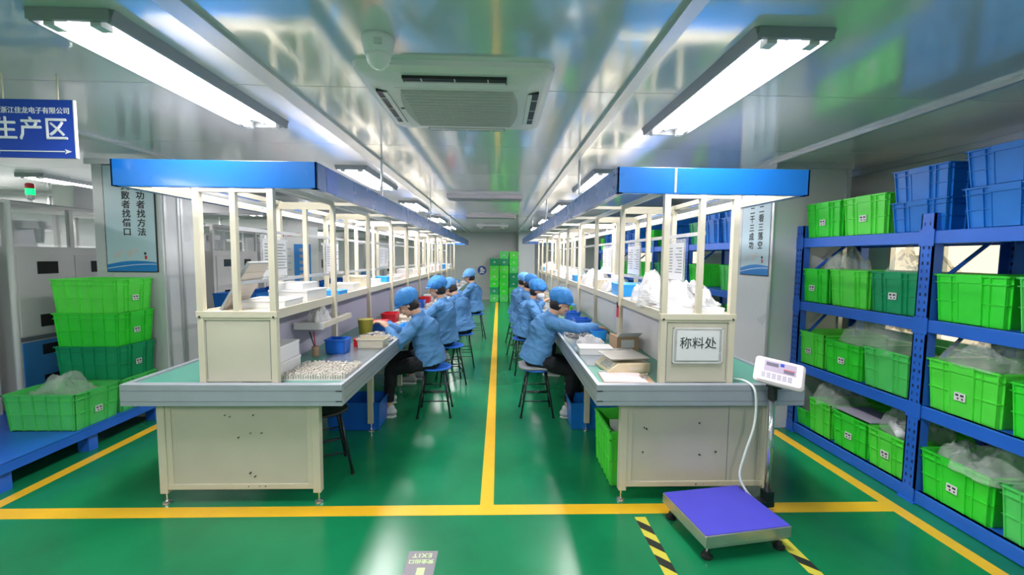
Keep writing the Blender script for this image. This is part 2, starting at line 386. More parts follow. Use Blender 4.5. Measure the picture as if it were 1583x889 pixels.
# centre grille with bowed sides
pts = []
for i in range(13): a = -1+2*i/12; pts.append((a*.285, -.285))
for i in range(1, 13): a = -1+2*i/12; pts.append((.285+.035*(1-a*a), a*.285))
for i in range(1, 13): a = 1-2*i/12; pts.append((a*.285, .285))
for i in range(1, 12): a = 1-2*i/12; pts.append((-.285-.035*(1-a*a), a*.285))
obj('grille_frame', MB().prism([(x*1.1, y*1.08) for x, y in pts], -.062, -.051), 'acw', ac)
gr = obj('grille', MB().prism(pts, -.070, -.061), 'acg', ac)
gb = MB()
for k in range(-6, 7): gb.box(-.28, .28, k*.044-.002, k*.044+.002, -.0725, -.069)
for k in range(-4, 5): gb.box(k*.065-.0015, k*.065+.0015, -.28, .28, -.072, -.069)
o = obj('grille_bars', gb, 'acg', gr); o['kind'] = 'stuff'
for a in range(4):
    R_ = Matrix.Rotation(a*PI/2, 4, 'Z')
    v_ = MB().box(-.25, .25, -.420, -.362, -.0595, -.045, R_)
    sl = obj('air_slot', v_, 'black', ac)
    obj('flap', MB().box(-.245, .245, -.385, -.362, -.066, -.056, R_), 'acw', sl)
    fb = MB()
    for q in (-.16, 0, .16): fb.box(q-.003, q+.003, -.42, -.36, -.0625, -.058, R_)
    obj('flap_rib', fb, 'acw', sl)
obj('status_mark', B(.365, .385, .0, .008, -.053, -.051), 'black', ac); obj('latch', B(-.345, -.325, -.02, 0, -.064, -.061), 'black', ac)
# dome camera
dc = thing('dome_camera', 'white dome security camera hanging from ceiling by the air conditioner', 'camera', (-.51, 1.86, CEIL))
obj('housing', MB().lathe([(.066, 0), (.068, -.012), (.062, -.03), (.056, -.065), (.052, -.07)], n=28), 'domew', dc, smooth=True)
obj('dome', MB().lathe([(.0515, -.066), (.050, -.082), (.042, -.103), (.028, -.118), (.01, -.125), (.001, -.126)], n=28), 'domew', dc, smooth=True)
obj('window', B(.0, .03, -.066, -.056, -.05, -.028), 'white', dc)
# far ceiling units
for (y, x0, x1, d, lb) in ((6.5, -.78, .34, .3, 'slim grey ceiling duct crossing the aisle, nearer one'), (9.6, -.75, .36, .3, 'slim grey ceiling duct crossing the aisle, farther one')):
    t = thing('ceiling_duct', lb, 'duct', ((x0+x1)/2, y, 2.5)); h_ = (x1-x0)/2
    obj('body', B(-h_, h_, -d/2, d/2, 0, .05), 'acw', t); obj('lower_grille', B(-h_+.02, h_-.02, -d/2+.03, d/2-.03, -.012, 0), 'lampg', t)
a2 = dup(ac, (-.22, 12.9, CEIL), 0, 'smaller looking ceiling air conditioner far down the aisle')
for (y, lb) in ((7.0, 'pale ventilation duct crossing the ceiling above the machine area'), (11.0, 'farther pale ventilation duct above the machine area')):
    t = thing('ventilation_duct', lb, 'duct', (-6.3, y, 2.28)); obj('body', B(-2.8, 2.9, -.18, .18, 0, .22), 'mach', t)
    for x in (-2.2, -.6, 1.0, 2.6): obj('flange', B(x, x+.03, -.195, .195, -.015, .235), 'trim', t)
# hanging sign
sg = thing('hanging_sign', 'blue hanging sign with white Chinese characters and double arrow', 'sign', (-2.385, 2.3, 0))
obj('board', B(-.215, .215, -.006, .006, 2.13, 2.42), 'signb', sg); obj('edge_strip', B(.215, .221, -.007, .007, 2.13, 2.42), 'white', sg)
S_ = lambda x, z: plane_mtx((x, -.008, z), (1, 0, 0), (0, 0, 1))
text('浙江佳龙电子有限公司', .034, 'wtext', sg, S_(.03, 2.363), bold=.0004)
obj('small_logo', MB().tube([(-.165, -.007, 2.355), (-.178, -.007, 2.362), (-.188, -.007, 2.356), (-.178, -.007, 2.349)], .003, 6), 'red', sg)
for dx, dz, dd in ((-.002, -.0015, 0), (.002, -.001, .0014), (0, .002, .0028)): text('生产区', .120, 'wtext', sg, plane_mtx((.005+dx, -.008-dd, 2.266+dz), (1, 0, 0), (0, 0, 1)), spacing=1.07)
obj('double_arrow', MB().prism([(-.155, 2.160), (.165, 2.160), (.165, 2.165), (-.155, 2.165)], -.0085, -.007, 'y').prism([(.2, 2.1625), (.165, 2.150), (.172, 2.1625), (.165, 2.175)], -.0085, -.007, 'y').prism([(-.19, 2.1625), (-.155, 2.150), (-.162, 2.1625), (-.155, 2.175)], -.0085, -.007, 'y'), 'wtext', sg)
for x in (-.13, .14): obj('cord', MB().tube([(x, 0, 2.39), (x+.004, -.004, 2.45), (x, 0, CEIL)], .0035, 6), 'rope', sg)
for X_, s_ in ((-1.10, 'left'), (.75, 'right')):
    for i, y in enumerate((4.08, 6.9, 9.8)):
        tag(obj('hanger_rod', MB().tube([(X_, y, 2.15), (X_, y, CEIL)], .009, 8), 'trim'), '%s thin hanger rod between ceiling and the %s blue canopy' % (['nearest', 'second', 'third'][i], s_), 'rod')

# ================= BENCHES =================
def bench(side):
    s = -1 if side == 'left' else 1
    xi = -.98 if side == 'left' else .63
    yend = 14.2 if side == 'left' else 12.4
    X = lambda u: xi+s*u
    t = thing('workbench', 'long cream double-sided workbench with blue canopy on the %s of the aisle' % side, 'workbench', (X(.68), 2.66, 0))
    ox, oy = X(.68), 2.66
    def A(name, mb, m, parent=None, **k):
        mb.v = [(a-ox, b-oy, c) for a, b, c in mb.v]
        return obj(name, mb, m, parent or t, **k)
    # worktop and rails
    A('worktop', B(X(.03), X(1.33), 2.70, yend, .785, .822), 'mat_g')
    A('steel_sheet', B(X(.05), X(.40), 3.18, yend-.1, .822, .826), 'steel')
    def rail(mbf, gro, nm='edge_rail'):
        r = A(nm, mbf, 'alu', bevel=.003); A('groove', gro, 'aludk', r); return r
    def railx(y, w_=.03):
        a, b = sorted((X(0), X(1.36))); yf = y
        rail(B(a, b, yf, yf+.05, .70, .838), MB().box(a+.002, b-.002, yf-.001, yf+.002, .797, .800).box(a+.002, b-.002, yf-.001, yf+.002, .730, .7325))
    railx(2.655); railx(yend)
    for u in (0, 1.33):
        a, b = sorted((X(u), X(u+.03)))
        fx = X(u) if u == 0 else X(1.36)
        rail(B(a, b, 2.706, yend-.001, .70, .838), MB().box(fx-.001, fx+.001, 2.706, yend-.01, .797, .800).box(fx-.001, fx+.001, 2.706, yend-.01, .730, .7325))
    for z in (.797, .731): A('corner_screw', B(X(.04), X(.0), 2.6525, 2.656, z-.003, z+.003), 'black')
    # legs
    y = 2.78; i = 0
    while y < yend:
        for u in (.21, 1.2):
            a, b = sorted((X(u-.02), X(u+.03)))
            lg = A('leg', B(a, b, y-.02, y+.03, .075, .70), 'cream', bevel=.003)
            A('foot', MB().lathe([(.006, .012), (.006, .08)], (X(u), y, 0), 8).lathe([(.03, 0), (.028, .012), (.012, .02)], (X(u), y, 0), 14), 'chrome', lg)
        A('cross_rail', B(X(.23), X(1.19), y+.012, y+.03, .215, .255), 'cream')
        A('top_beam', B(X(.23), X(1.19), y+.012, y+.03, .66, .70), 'cream')
        y += 1.17; i += 1
    for u in (.21, 1.2):
        a, b = sorted((X(u-.01), X(u+.02))); 
    # end panels
    a, b = sorted((X(.24), X(1.18)))
    pn = A('end_panel', B(a, b, 2.775, 2.79, .10, .70), 'creamd')
    A('panel_frame', MB().box(a, b, 2.765, 2.79, .10, .135).box(a, a+.035, 2.768, 2.79, .135, .70).box(b-.035, b, 2.768, 2.79, .135, .70), 'cream', pn, bevel=.002)
    ch = MB(); R2 = random.Random(3 if s < 0 else 5)
    cps = [(-1.75, .59), (-1.78, .60), (-1.60, .60), (-1.62, .48), (-1.55, .48), (-1.63, .21), (-1.60, .185), (-1.57, .12), (-1.53, .12), (-1.64, .12), (-1.7, .45)] if s < 0 else [(1.36, .54), (1.48, .34), (1.37, .32), (1.40, .115), (1.35, .115), (1.0, .50), (.985, .51), (.98, .34)]
    for cx_, cz in cps: 
        r_ = R2.uniform(.003, .0065); ch.prism([(cx_-r_*R2.uniform(.6, 1.6), cz), (cx_, cz-r_), (cx_+r_, cz+r_*.3), (cx_+r_*.4, cz+r_)], 2.7635, 2.776, 'y')
    o = A('chipped_spots', ch, 'chip', pn); o['kind'] = 'stuff'
    if s > 0: A('panel_seam', B(1.56, 1.563, 2.773, 2.776, .135, .70), 'aludk', pn)
    # pedestal end box
    a, b = sorted((X(.415), X(.915)))
    bx = A('upper_end_panel', B(a+.045, b-.045, 2.72, 2.735, .838, 1.25), 'creamd')
    A('panel_groove', MB().box(a+.050, a+.053, 2.7185, 2.721, .85, 1.235).box(b-.053, b-.050, 2.7185, 2.721, .85, 1.235).box(a+.05, b-.05, 2.7185, 2.721, 1.232, 1.235), 'aludk', bx)
    A('end_beam', B(a, b, 2.708, 2.745, 1.25, 1.29), 'cream', bevel=.002)
    A('bolt', MB().ell((a+.022, 2.706, 1.255), ((.007, 0, 0), (0, .004, 0), (0, 0, .007)), 8, 5).ell((b-.022, 2.706, 1.255), ((.007, 0, 0), (0, .004, 0), (0, 0, .007)), 8, 5), 'black')
    # posts and portals
    y = 2.73; n = 0
    pm = B(-.019, .019, -.019, .019, .822, 2.10).mesh('post'); pm2 = B(-.017, .017, -.017, .017, 1.29, 2.06).mesh('post')
    pc = B(-.465*.5, .465*.5, -.016, .016, 2.03, 2.065).mesh('cross_beam')
    pb = B(-.46*.5, .46*.5, -.016, .016, 1.235, 1.265).mesh('shelf_beam')
    for m_ in (pm, pm2, pc, pb): m_.materials.append(M['cream'])
    while y < yend:
        for u in (.44, .89): obj('post', pm, None, t, loc=(X(u)-ox, y-oy, 0))
        obj('post', pm2, None, t, loc=(X(.67)-ox, y-oy, 0))
        obj('cross_beam', pc, None, t, loc=(X(.665)-ox, y-oy, 0)); obj('shelf_beam', pb, None, t, loc=(X(.665)-ox, y-oy, 0))
        # canopy arms
        A('canopy_arm', MB().box(X(.05), X(1.15), y-.012, y+.012, 2.066, 2.09), 'cream')
        y += .98; n += 1
    ylast = y-.98
    A('shelf', B(X(.465), X(.865), 2.745, ylast, 1.265, 1.285), 'cream')
    for u in (.455, .875): A('shelf_edge', B(X(u-.012), X(u+.012), 2.75, ylast, 1.235, 1.295), 'cream')
    A('divider_board', B(X(.655), X(.675), 2.76, ylast, .822, 1.235), 'lilac' if s < 0 else 'mach')
    for z in (1.45, 1.80): A('middle_rail', B(X(.69), X(.71), 2.75, ylast, z, z+.025), 'trim')
    for u in (.44, .89): A('top_rail', B(X(u-.012), X(u+.012), 2.75, ylast, 2.065, 2.10), 'cream')
    # canopy fascia
    z0, z1 = 2.02, 2.165; u0_, u1_ = .04, 1.16; yc = 2.45
    for y_ in (yc, yend+.05):
        a, b = sorted((X(u0_), X(u1_))); f = A('fascia', B(a, b, y_, y_+.012, z0, z1), 'bluec', bevel=.002)
        A('lip', B(a, b, y_, y_+.035, z0-.003, z0), 'bluec', f)
    for u, sn in ((u0_, 1), (u1_, -1)):
        a, b = sorted((X(u), X(u+.012*sn)))
        f = A('fascia', B(a, b, yc, yend+.06, z0, z1), 'bluec', bevel=.002)
        a, b = sorted((X(u), X(u+.035*sn))); A('lip', B(a, b, yc, yend+.06, z0-.003, z0), 'bluec', f)
        a, b = sorted((X(u+.015*sn), X(u+.05*sn))); A('inner_channel', B(a, b, yc+.02, yend, z0, z0+.03), 'cream', f)
    ja = X(.37) if s > 0 else X(.04)
    if s > 0:
        A('joint_strip', B(ja, ja+.012, yc-.0015, yc, z0+.004, z1-.002), 'trim')
        A('bolt', MB().ell((X(.04)-.001, yc+.075, 2.13), ((.003, 0, 0), (0, .006, 0), (0, 0, .006)), 8, 5).ell((X(.04)-.001, yc+.075, 2.06), ((.003, 0, 0), (0, .006, 0), (0, 0, .006)), 8, 5), 'black')
    else: A('joint_strip', B(X(.04)-.0, X(.04)+.0015, yc+.14, yc+.30, z0+.002, z1-.002), 'rack')
    # lamp rows inside the canopy, outer side and inner side
    k = 0; y = 2.56
    while y+1.2 < yend:
        lt = A('canopy_lamp', MB().box(X(.93), X(1.12), y, y+1.18, 2.062, 2.064).box(X(.93), X(.935), y, y+1.18, 2.03, 2.064), 'lampw')
        for q in (.97, 1.05): A('tube', MB().tube([(X(q), y+.02, 2.045), (X(q), y+1.16, 2.045)], .013, 8), 'tubes', lt, smooth=True)
        area('lamp_light', (X(1.02)-ox, y+.59-oy, 2.028), .16, 1.1, CANOPY_W, t, (1, .96, .93))
        y += 1.22; k += 1
    return t, X, yend
bl, XLf, YLe = bench('left'); br, XRt, YRe = bench('right')
def lane(side): return XLf if side == 'left' else XRt

# paper sign on right bench
pp = thing('paper_notice', 'sheet in clear sleeve lettered in black on the end of the right bench', 'notice', (1.297, 2.712, 0))
obj('sleeve', B(-.165, .165, -.004, -.001, .965, 1.20), 'sleeve', pp); obj('sheet', B(-.14, .14, -.007, -.0045, .985, 1.18), 'paper', pp)
sb = MB()
for (a, b, c, d) in ((-.165, .165, 1.192, 1.20), (-.165, .165, .965, .972), (-.165, -.158, .965, 1.2), (.158, .165, .965, 1.2)): sb.box(a, b, -.006, -.004, c, d)
obj('sleeve_edge', sb, 'white', pp)
text('称料处', .082, 'btext', pp, plane_mtx((0, -.0085, 1.095), (1, 0, 0), (0, 0, 1)), bold=.0)

# ================= CRATES =================
def crate_mesh(L=.58, W=.41, H=.305, deep=True):
    # local: short handle side faces -X ; x 0..L, y -W/2..W/2
    mb = MB(); t_ = .006
    mb.box(.012, L-.012, -W/2+.012, W/2-.012, 0, .008)
    mb.box(.012, .012+t_, -W/2+.012, W/2-.012, 0, H); mb.box(L-.012-t_, L-.012, -W/2+.012, W/2-.012, 0, H)
    mb.box(.012, L-.012, -W/2+.012, -W/2+.012+t_, 0, H); mb.box(.012, L-.012, W/2-.012-t_, W/2-.012, 0, H)
    # rims
    for z0, z1, o in ((H-.012, H, 0), (H-.055, H-.048, .002), (H*.44, H*.44+.006, .004)):
        mb.box(o, .014, -W/2+o, W/2-o, z0, z1); mb.box(L-.014, L-o, -W/2+o, W/2-o, z0, z1)
        mb.box(o, L-o, -W/2+o, -W/2+.014, z0, z1); mb.box(o, L-o, W/2-.014, W/2-o, z0, z1)
    # ribs on long sides
    for i in range(6):
        x = .03+(L-.06)*i/5
        for sg_ in (-1, 1): mb.box(x-.003, x+.003, sg_*(W/2-.014), sg_*(W/2-.002), .004, H-.01)
    for y in (-W/2+.02, -W*.26, W*.26, W/2-.02):
        mb.box(.002, .014, y-.003, y+.003, .004, H-.01); mb.box(L-.014, L-.002, y-.003, y+.003, .004, H-.01)
    # handle panel on both short sides
    for xa, xb in ((-.004, .014), (L-.014, L+.004)):
        mb.box(xa, xb, -W*.17, W*.17, H-.05, H+.001)
        mb.box(xa+.003, xb, -W*.17, -W*.15, .006, H-.05); mb.box(xa+.003, xb, W*.15, W*.17, .006, H-.05)
        mb.box(xa+.007, xb-.002 if xa < 0 else xb-.007, -W*.15, W*.15, .006, H-.05)
    cxm, k = L/2, .93
    mb.v = [(cxm+(x-cxm)*(k+(1-k)*z/H), y*(k+(1-k)*z/H), z) for x, y, z in mb.v]
    return mb.mesh('body')
CM = crate_mesh(); LW = B(-.0035, -.0015, -.035, .035, .10, .155)
lab_m = MB().box(-.001, .003, -.032, .032, .10, .15).mesh('label'); 
lab_t = MB()
for i, (a, b, c, d) in enumerate(((-.024, -.004, .128, .140), (.006, .024, .128, .140), (-.022, -.012, .108, .118), (.004, .014, .108, .118))): lab_t.box(-.0018, 0, a, b, c, d)
lab_tm = lab_t.mesh('print')
def crate(loc, rz, col, label, cat='crate', sc_=(1, 1, 1), lab=True, group=None):
    t = thing('plastic_crate', label, cat, loc, rz, group)
    me = CM if col not in crate_cache else crate_cache[col]
    if col not in crate_cache:
        me = CM.copy(); me.materials.clear(); me.materials.append(M[col]); crate_cache[col] = me
    b = obj('body', crate_cache[col], None, t); b.scale = sc_
    if lab:
        l = obj('label', lab_cache[0], None, t, loc=(.006*1, 0, .005)); q = obj('print', lab_cache[1], None, l)
    return t
crate_cache = {}
lab_m.materials.append(M['paper']); lab_tm.materials.append(M['btext']); lab_cache = (lab_m, lab_tm)
def bag(loc, r, label, mat_='film', seed=0, name='plastic_bag', group=None, spike=.22, cat='bag'):
    mb = MB(); n = 34; off = Vector((seed*3.7, seed*1.3, 5)); R_ = random.Random(seed)
    tw = R_.uniform(-.35, .35)
    for j in range(n+1):
        for i in range(n+1):
            u = -1+2*i/n; v = -1+2*j/n; q = Vector((u, v, 0))
            e = max(0, (1-abs(u)**3)*(1-abs(v)**3))**.6
            rg = 1-abs(noise.noise(q*2.6+off))*2.6; r2 = 1-abs(noise.noise(q*5.5+off))*2.6
            h = r[2]*1.75*(e*(.62+.75*noise.noise(q*1.3+off))+.22*rg*(.3+e)+.11*r2*(.3+e)*(1+spike))
            k = 1-.16*(u*u+v*v)/2+.22*noise.noise(q*1.7+off*2); x = r[0]*u*k; y = r[1]*v*k
            mb.v.append((x*math.cos(tw)-y*math.sin(tw), x*math.sin(tw)+y*math.cos(tw), max(.004, h)))
    N = (n+1)*(n+1); mb.v += [(x, y, .0) for x, y, z in mb.v]
    for j in range(n):
        for i in range(n):
            a = j*(n+1)+i; mb.f.append((a, a+1, a+n+2, a+n+1)); mb.f.append((N+a, N+a+n+1, N+a+n+2, N+a+1))
    for i in range(n):
        for a, c in ((i, i+1), ((i+1)*(n+1)+n-0-(n+1), (i+1)*(n+1)+n), (n*(n+1)+i+1, n*(n+1)+i), ((i+1)*(n+1), i*(n+1))): mb.f.append((a, N+a, N+c, c))
    me = mb.mesh(name); me.materials.append(M[mat_])
    o = obj(name, me, None, None, loc=loc, smooth=True); tag(o, label, cat, group); return o
# ---- right storage rack
def rack(y_posts, levels, xf, xb, label, beams=True):
    t = thing('storage_rack', label, 'rack', (xf, y_posts[0], 0))
    H = 1.96
    slm = MB()
    for k in range(36):
        z = .06+k*.052
        if z > H-.05: break
        for q in (-.018, .018): slm.box(-.0012, .004, q-.004+(.003 if k % 2 else -.003), q+.004, z, z+.022)
    slm_ = slm.mesh('slots'); slm_.materials.append(M['slot'])
    for y in y_posts:
        p = obj('post', MB().box(0, .012, -.045, .045, .0, H).box(0, .07, -.045, -.037, 0, H).box(0, .07, .037, .045, 0, H).box(-.015, .09, -.06, .06, 0, .008), 'rack', t, loc=(0, y-y_posts[0], 0))
        q = obj('slots', slm_, None, p); q['kind'] = 'stuff'
        q = obj('post', MB().box(0, .012, -.045, .045, .0, H).box(-.06, 0, -.045, -.037, 0, H).box(-.06, 0, .037, .045, 0, H), 'rack', t, loc=(xb-xf, y-y_posts[0], 0))
        qs = obj('slots', slm_, None, q, loc=(-.002, 0, 0)); qs['kind'] = 'stuff'
        br_ = MB()
        for z0, z1 in ((.3, .85), (.85, 1.45), (1.45, 1.9)):
            a = (.04, y-y_posts[0], z0); b = (xb-xf-.03, y-y_posts[0], z1)
            if int(z0*10) % 2: a, b = (a[0], a[1], z1), (b[0], b[1], z0)
            br_.tube([a, b], .016, 4)
        obj('brace', br_, 'rack', t)
        for z in levels: obj('bracket', MB().box(-.004, .0, -.05+(y-y_posts[0]), .05+(y-y_posts[0]), z-.10, z+.01), 'rack', t)
    L = y_posts[-1]-y_posts[0]
    for z in levels:
        for a, b in zip(y_posts[:-1], y_posts[1:]):
            a -= y_posts[0]; b -= y_posts[0]
            if a > b: a, b = b, a
            obj('front_beam', B(.004, .05, a+.045, b-.045, z-.085, z), 'rack', t, bevel=.004)
            obj('rear_beam', B(xb-xf-.05, xb-xf-.012, a+.045, b-.045, z-.085, z), 'rack', t)
            obj('shelf_deck', B(.02, xb-xf-.02, a+.05, b-.05, z-.012, z), 'rackl', t)
    return t
LV = (.09, .68, 1.26, 1.845)
rack((-.1+1.40-1.36, 1.40, 2.76, 4.10-.14), LV, 2.83, 3.45, 'blue steel storage rack full of green crates on the right')
LX = 2.845
# top level
T = LV[3]
crate((LX, 3.72, T), 0, 'green', 'green crate on the top shelf at the far end of the front rack', lab=True)
crate((LX, 3.30, T), 0, 'green2', 'lime green crate on the top shelf beside the stacked blue crates')
G = 'stacked blue crates on the rack top'
crate((LX, 2.86, T), 0, 'bcrate', 'lower blue crate on the top shelf behind the rack post', lab=False)
crate((LX, 2.865, T+.215), 0, 'bcrate', 'upper blue crate of the pair next to the green crates', lab=False, sc_=(1, 1, .72))
crate((LX-.02, 2.34, T), 0, 'bcrate', 'lower blue crate at the right edge of the top shelf', lab=False)
crate((LX-.02, 2.345, T+.245), 0, 'bcrate', 'topmost blue crate at the right edge of the picture', lab=False)
for o_ in [x for x in C.objects if x.get('label') == 'lower blue crate on the top shelf behind the rack post']: o_.children[0].scale = (1, 1, .70)
for o_ in [x for x in C.objects if x.get('label') == 'lower blue crate at the right edge of the top shelf']: o_.children[0].scale = (1.05, 1.1, .79)
for o_ in [x for x in C.objects if x.get('label') == 'topmost blue crate at the right edge of the picture']: o_.children[0].scale = (1.05, 1.1, .72)
T = LV[2]
crate((LX, 3.80, T), 0, 'green', 'green crate at the far end of the second shelf from top', sc_=(1, .93, 1))
crate((LX, 3.40, T), 0, 'green2', 'lime green crate left of the dark green one', lab=False, sc_=(1, .95, 1))
crate((LX, 3.0, T), 0, 'dgreen', 'dark teal green crate with square label beside the near post', sc_=(1, .95, 1))
crate((LX, 2.50, T), 0, 'green', 'bright green crate on the second shelf just right of the post', lab=False, sc_=(1, 1.02, 1))
crate((LX, 2.06, T), 0, 'green3', 'pale green crate cut by the right edge on the second shelf', lab=False)
T = LV[1]
crate((LX, 3.80, T), 0, 'green2', 'pale lime crate at the far end of the third shelf', sc_=(1, .93, 1))
crate((LX, 3.42, T), 0, 'green', 'green crate with square label in the middle of the third shelf', sc_=(1, .9, .93))
crate((LX, 3.02, T), 0, 'green3', 'green crate under cloudy plastic on the third shelf left of post', lab=False, sc_=(1, .95, 1))
crate((LX, 2.50, T), 0, 'green2', 'big lime crate with square label right of post on third shelf', sc_=(1, 1.05, 1.08))
crate((LX, 2.05, T), 0, 'green', 'green crate at the right edge of the third shelf', lab=False)
T = LV[0]
crate((LX+.02, 3.86, T), 0, 'green', 'low green crate at far end of the bottom shelf', lab=False, sc_=(1, .8, .5))
crate((LX, 3.62, T+.002), 0, 'green2', 'green crate behind the chrome pole on the bottom shelf', lab=False, sc_=(1, .62, 1))
crate((LX, 3.30, T), 0, 'green', 'deep green crate with label and handle slot on the bottom shelf', sc_=(1, .85, .95))
crate((LX, 2.97, T), 0, 'green2', 'green crate holding foam rolls on the bottom shelf left of post', sc_=(1, .75, .95))
crate((LX, 2.50, T), 0, 'green', 'green crate with clear film on the bottom shelf right of post', sc_=(1, 1.05, 1))
crate((LX, 2.05, T), 0, 'green3', 'green crate in the lower right corner of the picture', lab=False)
bd = [((3.10, 3.72, 1.545), (.16, .15, .10), 'crumpled clear bag bulging above the green crate on second shelf'),
      ((3.08, 3.02, 1.545), (.2, .17, .09), 'clear bag on the dark teal green crate'),
      ((3.08, 3.25, .95), (.22, .33, .14), 'large cloudy bag heaped over the crates of the third shelf'),
      ((3.08, 2.47, 1.0), (.26, .22, .11), 'clear film over the big lime crate on third shelf'),
      ((3.05, 2.06, .97), (.22, .2, .10), 'clear bag in the crate at the right end of third shelf'),
      ((3.05, 3.62, .37), (.22, .15, .12), 'shiny clear bag over the crate behind the pole'),
      ((3.08, 2.97, .36), (.20, .17, .12), 'clear bag of foam rolls on the bottom shelf'),
      ((3.06, 2.42, .36), (.26, .24, .09), 'clear crumpled film in the bottom shelf crate right of post')]
for i, (l, r, lb) in enumerate(bd): bag(l, r, lb, seed=i+1)
tag(obj('flat_board', B(-.14, .14, -.17, .17, 0, .012), 'lilac', None, loc=(3.02, 3.3, .388), mtx=None), 'grey sheet lying over the deep green crate on bottom shelf', 'sheet')
tag(obj('foil_roll', MB().tube([(-.1, -.1, .02), (.05, .12, .02)], .03, 12), 'mask', None, loc=(2.98, 2.98, .38), smooth=True), 'white foam roll in the crate on the bottom shelf', 'roll')
# second row of racks behind the column
rack((4.82, 6.2, 7.6, 9.0, 10.4, 11.8), LV, 2.75, 3.35, 'blue rack behind the right bench beyond the poster column')
rc = random.Random(11); gi = 0
cols = ['green', 'green2', 'dgreen', 'green3', 'bcrate']
base_c = {}
for z in LV:
    y = 5.08
    while y < 11.6:
        if rc.random() < .82:
            c_ = 'bcrate' if (z > 1.8 and rc.random() < .5) else rc.choice(cols[:4] if z > .5 else cols)
            nm = {'green': 'green', 'green2': 'lime green', 'dgreen': 'dark green', 'green3': 'mint green', 'bcrate': 'blue'}[c_]
            g = '%s crates on the rack behind the right bench' % nm
            sn = {1.845: 'top', 1.26: 'second', .68: 'third', .09: 'bottom'}[z]; n_ = nth('rk%s' % z)
            o = crate((2.76, y, z), 0, c_, '%s crate, %s beyond the poster column on the %s shelf behind the right bench' % (nm, n_, sn), lab=False, group=g)
            if z > 1.8 and c_ == 'bcrate': crate((2.76, y, z+.31), 0, c_, 'blue crate stacked on the %s crate of the top shelf behind the right bench' % n_, lab=False, group=g, sc_=(1, 1, .7))
        y += .455

# ---- far crates
rc = random.Random(4)
for i, (x, n) in enumerate(((-.17, 6), (.18, 7), (.53, 7))):
    for k in range(n):
        c_ = rc.choice(['green', 'green3', 'dgreen', 'green2']) if k < n-1 else ('dgreen' if i == 0 else 'green3' if i == 1 else 'green2')
        nm = {'green': 'green', 'green2': 'lime green', 'dgreen': 'dark green', 'green3': 'mint green'}[c_]
        crate((x+.0, 15.5, .0+k*.262), PI/2, c_, '%s crate, %s from the floor in the %s stack at the aisle end' % (nm, ORD[k], ['left', 'middle', 'right'][i]), lab=True, group='%s crates stacked at the aisle end' % nm, sc_=(.8, .82, .85))

# ---- round wall sign
ws = thing('round_sign', 'round blue safety sign on the far wall left of the crates', 'sign', (-.66, YF-.012, 1.11))
obj('disc', MB().prism([(.17*math.cos(a*PI/12), .17*math.sin(a*PI/12)) for a in range(24)], -.012, 0, 'y'), 'signb', ws)
obj('pictogram', MB().prism([(.06*math.cos(a*PI/8)-.01, .075*math.sin(a*PI/8)+.04) for a in range(16)], -.016, -.011, 'y').prism([(-.1, -.11), (.1, -.11), (.06, -.04), (-.07, -.04)], -.016, -.011, 'y').prism([(.02, -.02), (.1, -.05), (.12, .03), (.06, .05)], -.016, -.011, 'y'), 'wtext', ws)
for z in (.3, .85): tag(obj('wall_guard_rail', B(-1.3, -.5, YF-.05, YF-.02, z, z+.03), 'trim'), '%s pale rail on the far wall behind the crates' % ('lower' if z < .5 else 'upper'), 'rail')

# ---- left stack on platform
pf = thing('platform', 'low blue steel platform on the floor at the left under green crates', 'platform', (-3.9, 3.6, 0))
obj('deck', B(-.6, .53, -.78, .71, .17, .2), 'rackl', pf, bevel=.004)
obj('edge_lip', B(.515, .535, -.78, .71, .135, .2), 'rackl', pf)
for x in (-.5, .42):
    for y in (-.70, -.06, .62): 
        l = obj('leg', B(x, x+.09, y, y+.08, 0, .17), 'rackl', pf); obj('bolt', MB().ell((x+.06, y-.001, .1), ((.006, 0, 0), (0, .003, 0), (0, 0, .006)), 8, 5), 'slot', l)
z0 = .2; names = ['bottom lime crate of the stack on the left platform', 'dark green crate in the stack on the left platform', 'bright green crate second from top of the left stack', 'top green crate of the stack beside the left poster']
stc = ['green3', 'dgreen', 'green', 'green2']
for k in range(4):
    c = crate((-3.395, 4.085, z0), PI, stc[k], names[k], sc_=(1, 1, 1.0)); z0 += .302
crate((-3.395, 3.66, .2), PI, 'green3', 'pale green crate with film in front of the stack on left platform', sc_=(1, 1, 1))
bag((-3.68, 3.66, .44), (.2, .15, .09), 'crumpled clear bag in the open crate on the left platform', seed=12)

